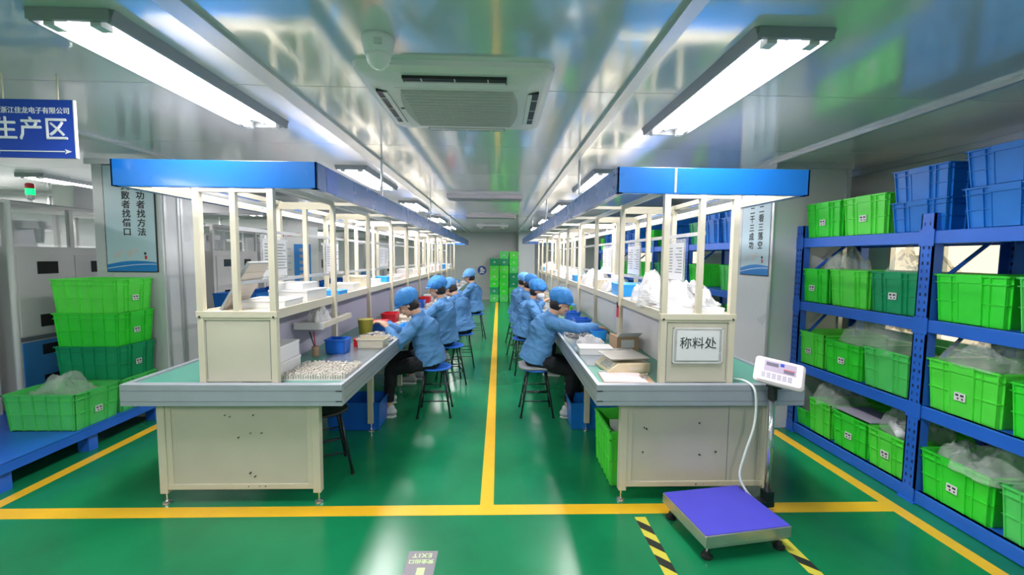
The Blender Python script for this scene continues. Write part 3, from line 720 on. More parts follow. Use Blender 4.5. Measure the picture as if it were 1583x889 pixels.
# ---- posters
def poster(origin, ex, cols_, label, w_=.47, h_=1.02):
    t = thing('poster', label, 'poster'); t.matrix_world = plane_mtx(origin, ex, (0, 0, 1))
    # local: x right, y up, z toward viewer
    obj('frame', MB().box(-w_/2-.008, w_/2+.008, -.008, h_+.008, 0, .012), 'black', t); obj('sheet', B(-w_/2, w_/2, 0, h_, .012, .014), 'poster', t)
    wave = [(-w_/2, .0), (w_/2, 0), (w_/2, .09)]+[(w_/2-w_*i/10, .09+.03*math.sin(i/10*PI*.9)-.035*i/10) for i in range(1, 11)]
    obj('wave_band', MB().prism(wave, .014, .0155), 'poster_b', t)
    wv = []
    for i in range(11): wv.append((-w_/2+w_*i/10, .03+.045*math.sin(i/10*PI*.55)))
    for i in range(10, -1, -1): wv.append((-w_/2+w_*i/10, .024+.045*math.sin(i/10*PI*.55)))
    obj('white_curve', MB().prism(wv[::-1], .0155, .0165), 'wtext', t)
    obj('header_wave', MB().prism([(-.12, h_), (-.02, h_-.02), (.12, h_-.045), (w_/2, h_-.05), (w_/2, h_)], .014, .0155), 'poster_b', t)
    pi = MB()
    for (x, y, r) in ((-.13, .16, .025), (-.09, .19, .02), (-.02, .17, .03), (.03, .20, .025), (-.16, .14, .015)): pi.prism([(x+r*math.cos(a*PI/5), y+r*1.2*math.sin(a*PI/5)) for a in range(10)], .014, .0148)
    obj('pale_drawing', pi, 'wall', t)
    obj('small_figure', MB().prism([(.125, .12), (.145, .12), (.145, .155), (.125, .155)], .014, .0152), 'red', t)
    obj('figure_head', MB().prism([(.13+.012*math.cos(a*PI/4), .175+.014*math.sin(a*PI/4)) for a in range(8)], .014, .0152), 'btext', t)
    for x, s in cols_:
        vtext(s, x, h_-.2, .083, 'btext', t, lambda a, b: Matrix.Translation((a, b, .0155)), bold=.0018, step=1.06)
    return t
poster((-3.60, 4.32, 1.47), (1, 0, 0), ((-.03, '失败者找借口'), (.11, '成功者找方法')), 'pale blue slogan poster on the left column behind the crate stack')
poster((2.6, 4.27, 1.49), (0, -1, 0), ((-.06, '一想二干三成功'), (.09, '一等二看三落空')), 'pale blue slogan poster on the right column beside the rack')

# ================= PLATFORM SCALE =================
ps_ = thing('platform_scale', 'platform scale with violet top on floor beside the right bench', 'scale', (1.36, 2.43, 0), math.radians(8.8))
obj('top_pad', B(-.265, .265, -.215, .215, .148, .152), 'purple', ps_)
obj('pan', B(-.27, .27, -.22, .22, .085, .148), 'stain', ps_, bevel=.004)
obj('under_frame', B(-.25, .25, -.20, .20, .062, .086), 'stain', ps_)
for x in (-.23, .23):
    for y in (-.18, .18):
        f = obj('foot', MB().lathe([(.03, 0), (.032, .012), (.018, .022), (.014, .04)], (x, y, 0), 16), 'black', ps_); obj('screw', MB().lathe([(.007, .04), (.007, .064)], (x, y, 0), 8), 'chrome', f)
obj('pole_bracket', MB().box(.26, .43, .08, .15, .065, .10).box(.38, .43, .085, .145, .06, .16), 'blackm', ps_)
obj('pole', MB().tube([(.405, .115, .10), (.405, .115, .80)], .019, 18), 'chrome', ps_, smooth=True)
obj('pole_clamp', MB().tube([(.405, .115, .76), (.405, .115, .86)], .027, 16).tube([(.405, .115, .845), (.45, .10, .85)], .022, 12).box(.375, .39, .09, .14, .84, .90).box(.42, .435, .09, .14, .84, .90), 'black', ps_)
ind = bpy.data.objects.new('indicator', None); link(ind, ps_); ind.empty_display_size = .05
ind.matrix_local = Matrix.Translation((.365, .03, .955)) @ Matrix.Rotation(math.radians(-38), 4, 'Z') @ Matrix.Rotation(math.radians(9), 4, 'Y') @ Matrix.Rotation(math.radians(-42), 4, 'X')
sh = loft([(rrect(.115, .075, .02), -.035), (rrect(.132, .088, .025), -.018), (rrect(.135, .09, .025), .0), (rrect(.118, .078, .02), .016)])
# local: face is +z? rotate so that face looks to the viewer (-y) and up
sh_m = Matrix.Rotation(math.radians(90), 4, 'X')
sh.v = [tuple(sh_m @ Vector(v)) for v in sh.v]
obj('shell', sh, 'indic', ind, bevel=.003)
def fc(x0, x1, z0, z1, d): return B(x0, x1, -.016-d, -.015, z0, z1)
fcp = obj('face_plate', fc(-.085, .085, -.012, .062, .0012), 'screen', ind)
obj('display', fc(-.075, -.01, .025, .05, .002), 'lcd', ind); obj('display', fc(.02, .075, -.004, .016, .002), 'lcd', ind)
obj('red_line', fc(.018, .078, .018, .022, .002), 'red', ind)
obj('blue_mark', MB().box(-.0, .02, -.0182, -.015, .035, .056), 'signb', ind)
kb = MB()
for i in range(3):
    for j in range(6): kb.box(-.095+j*.028, -.073+j*.028, -.018, -.015, -.058+i*.013, -.049+i*.013)
obj('keypad', kb, 'lilac', ind)
obj('battery_box', MB().box(.0, .10, .035, .07, -.05, .03), 'black', ind)
tag(obj('power_cable', MB().tube(smooth_pts([(1.60, 2.80, .835), (1.62, 2.69, .85), (1.64, 2.62, .80), (1.645, 2.62, .6), (1.60, 2.63, .4), (1.57, 2.63, .25), (1.60, 2.60, .16), (1.66, 2.60, .10), (1.74, 2.66, .05), (1.84, 2.75, .02), (1.90, 2.84, .05), (1.93, 2.88, .16), (1.92, 2.90, .22)]), .0075, 8), 'cable', smooth=True), 'white cable hanging over the end of the right bench to the scale', 'cable')

# ================= STOOLS =================
def stool(loc, rz, label, seatm='seat', H=.50):
    t = thing('stool', label, 'stool', loc, rz)
    obj('seat', MB().lathe([(.145, -.022), (.165, -.016), (.17, -.004), (.16, .004), (.12, .001), (.001, -.003)], (0, 0, H), 28), seatm, t, smooth=True)
    for k in range(4):
        a = PI/4+k*PI/2; ca, sa = math.cos(a), math.sin(a)
        l = obj('leg', MB().tube([(ca*.13, sa*.13, H-.02), (ca*.235, sa*.235, .01)], .0105, 10), 'blackm', t, smooth=True)
        obj('foot_cap', MB().tube([(ca*.233, sa*.233, .02), (ca*.236, sa*.236, 0)], .0135, 10), 'black', l)
    for z in (.17, .27):
        f = (H-.02-z)/(H-.03); r = .13+.105*f
        for k in range(4):
            if z > .2 and k % 2: zz = z+.03
            else: zz = z
            a = PI/4+k*PI/2; b = a+PI/2
            obj('stretcher', MB().tube([(math.cos(a)*r, math.sin(a)*r, zz), (math.cos(b)*r, math.sin(b)*r, zz)], .007, 8), 'blackm', t, smooth=True)
    return t
stool((-.66, 4.42, 0), .05, 'blue-topped black stool under the nearest worker on the left')
stool((-.62, 5.50, 0), .3, 'blue-topped stool under the second worker on the left')
stool((-.54, 6.37, 0), .1, 'blue-topped stool under the third worker on the left')
stool((-.46, 8.6, 0), .2, 'blue-topped stool under the farthest worker on the left')
s1 = stool((.40, 4.42, 0), .0, 'stool with grey cushion under the nearest worker on the right', H=.49)
obj('cushion', loft([(rrect(.15, .15, .1), .49), (rrect(.185, .17, .1), .50), (rrect(.19, .175, .1), .52), (rrect(.16, .15, .1), .535)]), 'grayseat', s1, smooth=True)
stool((.36, 6.0, 0), .2, 'blue-topped stool under the second worker on the right')
stool((.36, 7.0, 0), .4, 'blue-topped stool under the third worker on the right')
stool((.36, 8.1, 0), .4, 'blue-topped stool under the farthest worker on the right')
stool((-1.32, 3.22, 0), .5, 'empty stool pushed under the front of the left bench', 'black', .48)

# ================= PEOPLE =================
def remeshed(mb, voxel, name, m, parent, folds=0., fscale=9., sm_it=3, seed=0.):
    me = mb.mesh(name); o = bpy.data.objects.new('tmp', me); C.objects.link(o)
    r = o.modifiers.new('r', 'REMESH'); r.mode = 'VOXEL'; r.voxel_size = voxel; r.use_smooth_shade = True
    s = o.modifiers.new('s', 'SMOOTH'); s.iterations = sm_it; s.factor = .5
    dg = bpy.context.evaluated_depsgraph_get(); me2 = bpy.data.meshes.new_from_object(o.evaluated_get(dg))
    bpy.data.objects.remove(o); bpy.data.meshes.remove(me)
    if folds:
        nrm = [v.normal.copy() for v in me2.vertices]
        for v, n in zip(me2.vertices, nrm):
            p = v.co
            q = Vector((p.x*fscale+seed, p.y*fscale*.8, p.z*fscale*1.7+p.x*5))
            c1 = 1-abs(noise.noise(q))*2.2; c2 = 1-abs(noise.noise(q*2.3+Vector((3, 1, 7))))*2.2
            v.co = p+n*(folds*(.55*c1+.3*c2+.5*noise.noise(q*.6)-.45))
    me2.materials.clear(); me2.materials.append(M[m]); me2.name = name
    return obj(name, me2, None, parent, smooth=True)
def ik(S, W, l1, l2, pole):
    S = Vector(S); W = Vector(W); d = W-S; L = min(d.length, (l1+l2)*.995); d.normalize(); W = S+d*L
    a = (l1*l1-l2*l2+L*L)/(2*L); h = math.sqrt(max(0, l1*l1-a*a)); pole = Vector(pole); pole = (pole-d*pole.dot(d)).normalized()
    return S+d*a+pole*h, W
def hand(mb, wr, d, n, side, curl=.5):
    d = d.normalized(); n = (n-d*n.dot(d)).normalized(); l = d.cross(n)*side   # l toward the thumb
    pc = wr+d*.045
    mb.tube([wr-d*.02, wr+d*.01, wr+d*.045, wr+d*.082], [.026, .03, .04, .036], 12, True, (n, .42))
    for i, (o_, ln) in enumerate(((.030, .072), (.010, .082), (-.010, .076), (-.029, .060))):
        b = wr+d*.075+l*o_; pts = [b]; a = 0; q = b
        for sgm in (.45, .32, .25):
            a += curl*.75; dd = d*math.cos(a)+n*math.sin(a)+l*o_*1.2; q = q+dd.normalized()*ln*sgm; pts.append(q)
        mb.tube(pts, [.0095, .0088, .008, .006], 8)
    t0 = wr+d*.02+l*.022; t1 = t0+(d*.6+l*.75+n*.2).normalized()*.035; t2 = t1+(d*.9+l*.25+n*.4).normalized()*.028
    mb.tube([t0, t1, t2], [.013, .0105, .008], 8)
def person(loc, rz, label, lean=20, lat=0, hp=30, hy=0, hands_=((.45, .12, .93), (.45, -.12, .93)), feet=((.44, .1, .05), (.40, -.12, .05)), capm='cap', brim=True, voxel=.007, seed=0, seat=.50, mask=False, tor=1., ponytail=False, jm='jacket'):
    t = thing('person', label, 'person', loc, rz)
    L = math.radians(lean); Z = Vector((0, 0, 1)); Xv = Vector((1, 0, 0)); Yv = Vector((0, 1, 0))
    pel = Vector((0, 0, seat+.095)); spd = Vector((math.sin(L), math.sin(math.radians(lat)), math.cos(L))).normalized(); fwd = (Xv-spd*Xv.dot(spd)).normalized()
    chest = pel+spd*.27*tor+fwd*-.015; nb = pel+spd*.44*tor
    hpr = math.radians(hp); hyr = math.radians(hy)
    f0 = Vector((math.cos(hyr), math.sin(hyr), 0)); hf = (f0*math.cos(hpr)-Z*math.sin(hpr)); hr = hf.cross(Z).normalized(); hu = hr.cross(hf).normalized()
    hc = nb+(spd*.4+hu*.6).normalized()*.175+hf*.035
    body = MB(); sleeve = MB(); tr = MB()
    # head
    body.ell(hc+hu*.02-hf*.005, (hf*.093, hr*.076, hu*.098), 20, 14)
    body.ell(hc+hf*.03-hu*.045, (hf*.058, hr*.054, hu*.07), 16, 10)
    body.ell(hc+hf*.062-hu*.098, (hf*.024, hr*.024, hu*.018), 10, 7)
    body.capsule(hc+hf*.088+hu*.008, hc+hf*.108-hu*.026, .009, .0135); body.ell(hc+hf*.083-hu*.058, (hf*.016, hr*.024, hu*.011), 10, 7)
    for s in (-1, 1):
        body.ell(hc+hr*.077*s-hf*.012-hu*.012, (hf*.016+hr*s*.006, hr*.008, hu*.030), 10, 8); body.ell(hc+hf*.065+hr*.036*s-hu*.028, (hf*.022, hr*.022, hu*.02), 10, 7)
    body.tube([nb-spd*.08, nb, hc-hu*.06-hf*.025, hc-hf*.02], [.06, .055, .05, .045], 14)
    body.tube([pel, chest, nb-spd*.03], [.12, .12, .07], 14, True, (fwd, .7))
    # arms
    for s, hd in ((1, hands_[0]), (-1, hands_[1])):
        S = nb-spd*.045+Yv*.165*s+fwd*.01; E_, W = ik(S, hd, .27, .245, (-.35, .55*s, -1))
        body.tube([nb-spd*.06, S, E_, W], [.06, .045, .036, .024], 12)
        fd = (W-E_).normalized(); fd2 = (fd+Vector((.0, 0, -.25))).normalized(); hand(body, W, fd2, Vector((0, 0, -1)), -1 if s > 0 else 1, .55)
        k = W-fd*.02
        sleeve.capsule(S-Yv*.03*s, S+(E_-S)*.5, .075, .066); sleeve.capsule(S+(E_-S)*.4, E_, .068, .058); sleeve.capsule(E_, k-fd*.03, .058, .047); sleeve.tube([k-fd*.06, k-fd*.02, k], [.047, .042, .038], 14)
        sleeve.capsule(nb-spd*.05, S, .062, .070)
    # torso of smock
    hem = pel-Z*.055-fwd*.01
    sleeve.tube([hem-Z*.0, pel+spd*.05, pel+spd*.16, chest+spd*.02, nb-spd*.05, nb-spd*.0, nb+spd*.03], [.205, .20, .182, .185, .155, .085, .058], 26, True, (fwd, .78))
    sleeve.ell(chest-fwd*.02+spd*.02, (fwd*.135, Yv*.18, spd*.16), 20, 12)
    # legs
    for s, ft in ((1, feet[0]), (-1, feet[1])):
        Hp = pel+Yv*.085*s-Z*.02; A_ = Vector(ft)+Z*.05; K, A_ = ik(Hp, A_, .40, .40, (1, .15*s, .9))
        body.tube([Hp, K, A_+Z*.02, A_-Z*.03], [.07, .045, .032, .03], 12)
        hemz = A_+(K-A_).normalized()*.07
        tr.capsule(Hp-Xv*.02, Hp+(K-Hp)*.55, .090, .080); tr.capsule(Hp+(K-Hp)*.5, K, .084, .066); tr.tube([K, K+(hemz-K)*.3, K+(hemz-K)*.6, hemz], [.066, .066, .056, .047], 14); 
        toe = A_+Vector((.15, .01*s, -.055)); heel = A_+Vector((-.045, 0, -.045)); sh_ = MB()
        sh_.capsule(heel, A_+Vector((.04, 0, -.035)), .036, .036).capsule(A_+Vector((.03, 0, -.038)), toe, .037, .030).capsule(A_+Vector((-.02, 0, .0)), A_+Vector((.02, 0, -.02)), .038, .036)
        zb = A_.z-.088; sh_.v = [(x, y, max(z, zb)) for x, y, z in sh_.v]
        so = remeshed(sh_, .008, 'shoe', 'shoe' if seed % 2 else 'shoeg', t, sm_it=2)
        obj('sole', MB().prism([(heel.x-.03, heel.y), (heel.x, heel.y-.034), (A_.x+.05, A_.y-.036), (toe.x, toe.y-.038), (toe.x+.028, toe.y-.015), (toe.x+.028, toe.y+.015), (toe.x, toe.y+.038), (A_.x+.05, A_.y+.036), (heel.x, heel.y+.034)], zb-.012, zb+.008), 'white', so)
    tr.ell(pel-Z*.01, (Xv*.11, Yv*.145, Z*.085), 18, 10)
    remeshed(body, voxel, 'body', 'skin', t, sm_it=2)
    remeshed(tr, .012, 'trousers', 'trou', t, .010, 10, 2, seed*3.1)
    jk = remeshed(sleeve, .009, 'smock', jm, t, .017, 6.5, 2, seed*5.3)
    # collar
    cb = MB(); cb.tube([nb+spd*.0, nb+spd*.045+fwd*.004], [.076, .066], 18, False); obj('collar', cb, jm, jk, smooth=True)
    # face
    for s in (-1, 1):
        obj('eye', MB().ell(hc+hf*.0795+hr*.031*s+hu*.004, (hf*.009, hr*.012, hu*.0045), 10, 6), 'eye', t); obj('eyebrow', MB().ell(hc+hf*.087+hr*.031*s+hu*.022, (hf*.005, hr*.016, hu*.003), 8, 5), 'hair', t)
    obj('mouth', MB().ell(hc+hf*.0965-hu*.058, (hf*.004, hr*.02, hu*.0045), 8, 5), 'lip', t)
    if mask: obj('face_mask', MB().ell(hc+hf*.055-hu*.045, (hf*.062, hr*.066, hu*.055), 16, 10), 'mask', t, smooth=True)
    # hair
    hb = MB(); hb.ell(hc-hf*.036-hu*.012, (hf*.080, hr*.0785, hu*.096), 18, 12)
    if ponytail: hb.capsule(hc-hf*.09-hu*.04, hc-hf*.12-hu*.11, .03, .018)
    hb.ell(hc+hf*.03+hu*.05, (hf*.062, hr*.073, hu*.05), 16, 10)
    remeshed(hb, .009, 'hair', 'hair', t, .004, 60, 1)
    # bouffant cap with pleats
    cu = (hu*.94-hf*.34).normalized(); cf = (hf-cu*hf.dot(cu)).normalized(); cs = cf.cross(cu)
    cc = hc+hu*.038-hf*.006; n = 40; prof = [(.096, -.026), (.102, -.036), (.116, -.012), (.124, .020), (.122, .058), (.106, .094), (.071, .122), (.027, .132)]
    cp = MB()
    for j, (r, z) in enumerate(prof):
        for k in range(n):
            a = 2*PI*k/n; pl = 1+(0, .04, .07, .055, .04, .03, .02, .01)[j]*math.sin(a*11+seed+1.2*math.sin(a*2+seed))+.03*math.sin(a*3+seed*2+j*.7)
            q = cc+cf*(r*.98*pl*math.cos(a)+(-.012 if j > 2 else 0))+cs*(r*.86*pl*math.sin(a))+cu*(z+.006*math.sin(a*5+j))
            cp.v.append(tuple(q-cf*(.012 if j > 3 else 0)))
    for j in range(len(prof)-1):
        for k in range(n): cp.f.append((j*n+k, j*n+(k+1) % n, (j+1)*n+(k+1) % n, (j+1)*n+k))
    cp.f.append(tuple(range(n))[::-1]); cp.f.append(tuple((len(prof)-1)*n+k for k in range(n)))
    co = obj('cap', cp, capm, t, smooth=True)
    if brim:
        bmb = MB(); m_ = 15
        for lay in (0, -.005):
            for r_ in (.097, .128, .150):
                for k in range(m_):
                    a = -PI*.42+PI*.84*k/(m_-1); ext = (math.cos(a*1.15))**.5 if math.cos(a*1.15) > 0 else 0
                    rr = .097+(r_-.097)*ext
                    q = cc+cf*(rr*math.cos(a))+cs*(rr*.88*math.sin(a))+cu*(-.012-(rr-.097)*.45+lay); bmb.v.append(tuple(q))
        for lay in (0, 1):
            o_ = lay*3*m_
            for i in range(2):
                for k in range(m_-1):
                    q = (o_+i*m_+k, o_+i*m_+k+1, o_+(i+1)*m_+k+1, o_+(i+1)*m_+k); bmb.f.append(q if lay == 0 else q[::-1])
        for k in range(m_-1): bmb.f.append((2*m_+k, 2*m_+k+1, 5*m_+k+1, 5*m_+k))
        obj('brim', bmb, capm, co, smooth=True)
    return t
person((-.70, 4.42, 0), PI+.05, 'nearest worker on the left in blue smock and cap, hands on the bench', lean=17, hp=38, hands_=((.44, .08, .93), (.50, -.14, .93)), feet=((.42, .10, .05), (.46, -.12, .12)), seed=1, voxel=.006)
person((-.68, 5.50, 0), PI-.12, 'second worker on the left, upright young worker in blue cap looking down', lean=6, hp=18, hands_=((.45, .1, .93), (.48, -.1, .94)), tor=1.08, seed=2)
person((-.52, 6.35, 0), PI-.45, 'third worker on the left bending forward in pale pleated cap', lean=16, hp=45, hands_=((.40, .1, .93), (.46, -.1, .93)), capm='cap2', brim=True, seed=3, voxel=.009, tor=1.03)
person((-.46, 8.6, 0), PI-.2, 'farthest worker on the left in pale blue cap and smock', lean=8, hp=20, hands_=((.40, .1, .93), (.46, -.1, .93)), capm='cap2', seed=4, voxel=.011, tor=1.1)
person((.38, 4.42, 0), -.04, 'nearest worker on the right reaching an arm across the bench', lean=22, hp=26, hands_=((.52, .10, .90), (.66, -.06, .93)), feet=((.52, .12, .07), (.34, -.12, .04)), seed=5, voxel=.006, seat=.52)
person((.36, 6.0, 0), -.15, 'second worker on the right wearing a white face mask and blue cap', lean=14, hp=20, hy=-10, hands_=((.42, .1, .93), (.40, -.12, .93)), seed=6, voxel=.009, mask=True, feet=((.40, .1, .05), (.35, -.1, .05)), brim=False)
person((.34, 7.0, 0), .0, 'third worker on the right half hidden behind the masked worker', lean=12, hp=30, hands_=((.42, .1, .93), (.40, -.12, .93)), seed=7, voxel=.011, brim=False, tor=1.06)
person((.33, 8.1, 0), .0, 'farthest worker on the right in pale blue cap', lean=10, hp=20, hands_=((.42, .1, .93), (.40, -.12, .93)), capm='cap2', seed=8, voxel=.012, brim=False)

# ================= THINGS ON THE BENCHES =================
def bin_(name, cx_, cy_, z, w_, d_, h_, m, label, cat, group=None, rz=0, t_=.005, flare=1.08, tilt=None):
    mb = MB(); a, b = w_/2, d_/2
    mb.box(-a, a, -b, b, 0, t_); mb.box(-a, -a+t_, -b, b, 0, h_); mb.box(a-t_, a, -b, b, 0, h_); mb.box(-a, a, -b, -b+t_, 0, h_); mb.box(-a, a, b-t_, b, 0, h_)
    mb.v = [(x*(1+(flare-1)*q/h_), y*(1+(flare-1)*q/h_), q) for x, y, q in mb.v]
    e = flare; r = .006
    rim = MB().box(-a*e-r, a*e+r, -b*e-r, -b*e+.002, h_-.01, h_).box(-a*e-r, a*e+r, b*e-.002, b*e+r, h_-.01, h_).box(-a*e-r, -a*e+.002, -b*e, b*e, h_-.01, h_).box(a*e-.002, a*e+r, -b*e, b*e, h_-.01, h_)
    t = thing(name, label, cat, (cx_, cy_, z), rz, group)
    obj('body', mb, m, t); obj('rim', rim, m, t); return t
def box_(name, cx_, cy_, z, w_, d_, h_, m, label, cat, group=None, rz=0, lid=True):
    t = thing(name, label, cat, (cx_, cy_, z), rz, group)
    obj('body', B(-w_/2, w_/2, -d_/2, d_/2, 0, h_*(.8 if lid else 1)), m, t, bevel=.003)
    if lid: obj('lid', B(-w_/2-.003, w_/2+.003, -d_/2-.003, d_/2+.003, h_*.8, h_), m, t, bevel=.003)
    return t
def pile(cx_, cy_, z, rx, ry, h_, m, label, n=260, s=.011, seed=1, group=None, square=False, name='parts_pile'):
    R_ = random.Random(seed); mb = MB()
    for i in range(n):
        if square: x, y = R_.uniform(-1, 1), R_.uniform(-1, 1); hh = 1-.35*max(abs(x), abs(y))**4
        else:
            r = math.sqrt(R_.random()); a = R_.uniform(0, 2*PI); x, y = r*math.cos(a), r*math.sin(a); hh = 1-r*r*.9
        zz = hh*h_*R_.uniform(.35, 1)
        mt = Matrix.Translation((x*rx, y*ry, zz+s*.5)) @ Matrix.Rotation(R_.uniform(0, PI), 4, 'Z') @ Matrix.Rotation(R_.uniform(-.8, .8), 4, 'X')
        mb.box(-s, s, -s*.55, s*.55, -s*.4, s*.4, mt)
    if square: mb.box(-rx*.97, rx*.97, -ry*.97, ry*.97, 0, h_*.5)
    o = obj(name, mb, m, None, loc=(cx_, cy_, z)); tag(o, label, 'parts', group); o['kind'] = 'stuff'; return o
WZ = .826
# left bench, near end
box_('white_box', -1.55, 2.98, .822, .20, .30, .10, 'white', 'lower white foam box of the stack at the end of the left bench', 'box')
box_('white_box', -1.555, 2.99, .922, .19, .29, .11, 'white', 'upper white foam box of the stack at the end of the left bench', 'box')
tr_ = thing('parts_tray', 'tray packed with tiny white connectors at the near corner of left bench', 'tray', (-1.215, 2.97, .822))
obj('base', B(-.21, .21, -.185, .185, 0, .012), 'white', tr_)
cm = MB(); R_ = random.Random(9)
for i in range(26):
    for j in range(24):
        x = -.2+.4*i/25; y = -.175+.35*j/23; h_ = R_.uniform(.018, .038); cm.box(x-.0055, x+.0055, y-.0055, y+.0055, .012, .012+h_)
o = obj('connectors', cm, 'offw', tr_); o['kind'] = 'stuff'
bin_('parts_bin', -1.36, 3.62, WZ, .15, .14, .12, 'blue', 'blue plastic bin on the left bench with a pair of pliers beside it', 'bin')
pl = thing('pliers', 'red-handled tweezers standing in a holder beside the blue bin', 'tool', (-1.50, 3.50, .822))
obj('holder', MB().lathe([(.025, 0), (.028, .08)], n=12), 'card', pl)
for i, (dx, dy, mm) in enumerate(((-.05, .01, 'black'), (-.02, .02, 'red'), (.0, -.02, 'red'), (-.035, -.015, 'black'))): obj('handle', MB().tube([(0, 0, .05), (dx, dy, .2)], .004, 6), mm, pl)
box_('small_red_box', -1.28, 3.86, WZ, .05, .05, .07, 'red', 'small red box beside the blue bin on the left bench', 'box')
bin_('cream_bin', -1.13, 3.84, WZ, .22, .16, .085, 'cream', 'cream plastic bin at the edge of left bench before the nearest worker', 'bin')
pile(-1.20, 4.22, WZ, .21, .22, .06, 'offw', 'heap of cream plastic parts in front of the nearest left worker', 420, .010, 2)
pile(-1.12, 5.0, WZ, .14, .25, .05, 'offw', 'heap of white parts before the second worker on the left', 300, .010, 3)
bin_('parts_bin', -1.30, 4.62, WZ, .2, .16, .11, 'blue', 'dark blue bin with red rim behind the heap of cream parts', 'bin')
box_('parts_box', -1.30, 4.62, WZ+.1105, .19, .15, .012, 'red', 'thin red tray on the dark blue bin on left bench', 'tray', lid=False)
tag(obj('olive_bucket', MB().lathe([(.06, 0), (.075, .17), (.078, .18), (.07, .18)], n=20), 'olive', None, loc=(-1.345, 4.32, WZ), smooth=False), 'olive green bucket on the left bench near the first worker', 'bucket')
bag((-1.05, 4.72, WZ), (.06, .06, .05), 'small lime and blue wrapped bundle on the left bench edge', 'sky', 21, 'cloth_bundle', cat='bundle')
box_('long_box', -1.20, 5.45, WZ, .22, .3, .06, 'cream', 'long cream tray before the second left worker', 'tray', lid=False)
bin_('parts_bin', -1.33, 5.25, WZ, .16, .2, .12, 'red', 'red bin on the left bench between first and second workers', 'bin')
# small shelf under main shelf
ss = thing('bracket_shelf', 'small white shelf fixed under the long shelf of the left bench', 'shelf', (-1.48, 3.60, 1.10))
obj('board', B(-.13, .10, -.22, .40, .0, .012), 'white', ss); obj('lip', B(.1, .106, -.22, .40, -.03, .014), 'cream', ss); obj('side', B(-.13, .10, -.226, -.22, -.04, .014), 'white', ss)
tag(obj('lilac_backboard', B(-1.655, -1.645, 3.15, 4.3, .83, 1.2), 'lilac'), 'lilac board standing behind the blue bin', 'board')
bag((-1.47, 3.5, 1.112), (.07, .09, .06), 'small clear bag on the bracket shelf', 'filmw', 31)
# left shelf
SH = 1.285
lb_ = thing('leaning_board', 'thin ribbed board leaning between the end posts of the left bench', 'board', (-1.80, 2.90, SH))
mt = Matrix.Rotation(math.radians(31), 4, 'Y')
obj('panel', MB().box(-.006, .006, -.09, .16, .0, .36, mt), 'beige', lb_)
obj('edge', MB().box(-.009, .009, -.10, -.09, 0, .365, mt).box(-.009, .009, -.09, .16, .355, .365, mt), 'lampg', lb_)
for z in (.1, .19, .28): obj('rib', MB().box(.006, .009, -.09, .15, z, z+.006, mt), 'creamd', lb_)
box_('foam_box', -1.60, 3.05, SH, .30, .30, .055, 'white', 'flat white foam box on the left shelf nearest the viewer', 'box', rz=.05)
box_('foam_box', -1.62, 3.50, SH, .30, .34, .09, 'white', 'thicker white foam box second on the left shelf', 'box', rz=-.04)
box_('foam_box', -1.66, 3.53, SH+.09, .24, .28, .05, 'white', 'white lid lying on the second foam box on the left shelf', 'box', lid=False)
box_('blue_box', -1.51, 3.95, SH, .17, .20, .045, 'sky', 'bright blue flat box on the edge of the left shelf', 'box')
R_ = random.Random(21)
lads = {'white': 'white foam box on the far part of the left shelf', 'sky': 'bright blue box on the far part of the left shelf', 'cream': 'cream box on the far part of the left shelf', 'pink': 'pale pink box on the far part of the left shelf'}
y = 4.4
while y < 13.8:
    c_ = R_.choice(['white', 'white', 'white', 'sky', 'cream', 'pink']); w_ = R_.uniform(.18, .3); d_ = R_.uniform(.2, .42); h_ = R_.uniform(.04, .15)
    box_('storage_box', -1.64+R_.uniform(-.03, .03), y+d_/2, SH, w_, d_, h_, c_, lads[c_].replace(' box on', ' box, %s on' % nth('ls')), 'box', lads[c_].replace('box', 'boxes'), R_.uniform(-.08, .08)); y += d_+R_.uniform(.06, .3)
# far left lane
y = 5.75; k = 0
while y < 13.6:
    c_ = R_.choice(['blue', 'red', 'cream', 'white', 'sky']); nm = {'blue': 'blue', 'red': 'red', 'cream': 'cream', 'white': 'white', 'sky': 'bright blue'}[c_]
    bin_('parts_bin', -1.30, y, WZ, .17, .2, .10, c_, '%s bin, %s along the far part of the left bench' % (nm, nth('lb')), 'bin', '%s bins on the left bench' % nm)
    if k % 2 == 0: pile(-1.12, y+.1, WZ, .12, .2, .05, 'offw', 'heap of white parts, %s along the far part of the left bench' % nth('lh'), 120, .012, 40+k, 'heaps of parts on the left bench')
    y += R_.uniform(.45, .8); k += 1
# right bench
kt = thing('counting_scale', 'cream counting scale with steel pan on the right bench', 'scale', (.93, 3.12, .822), .12)
obj('body', MB().prism([(-.17, .0), (.15, .0), (.15, .07), (-.09, .075), (-.17, .02)][::1], -.14, .14, 'y'), 'scalec', kt, bevel=.006)
kp = MB()
mt = Matrix.Translation((-.132, 0, .0505)) @ Matrix.Rotation(math.radians(-34), 4, 'Y')
for i in range(6):
    for j in range(3): kp.box(-.03+j*.022, -.014+j*.022, -.12+i*.03, -.10+i*.03, 0, .005, mt)
o = obj('keypad', kp, 'white', kt); 
obj('neck', MB().lathe([(.04, .07), (.04, .095)], n=16), 'black', kt)
obj('pan', loft([(rrect(.14, .13, .02), .095), (rrect(.15, .14, .02), .103), (rrect(.15, .14, .02), .107)]), 'stain', kt)
obj('rating_plate', B(-.02, .10, -.1415, -.14, .02, .045), 'cream', kt)
cb_ = thing('clipboard', 'clipboard holding pinkish paper at the near corner of the right bench', 'clipboard', (.875, 2.86, .822), -.06)
obj('board', B(-.17, .17, -.12, .12, 0, .004), 'card', cb_); obj('paper', B(-.165, .12, -.115, .115, .004, .009), 'pink', cb_)
obj('clip', MB().box(.10, .14, -.04, .04, .009, .014).tube([(.13, -.03, .012), (.15, 0, .04), (.13, .03, .012)], .003, 6), 'chrome', cb_)
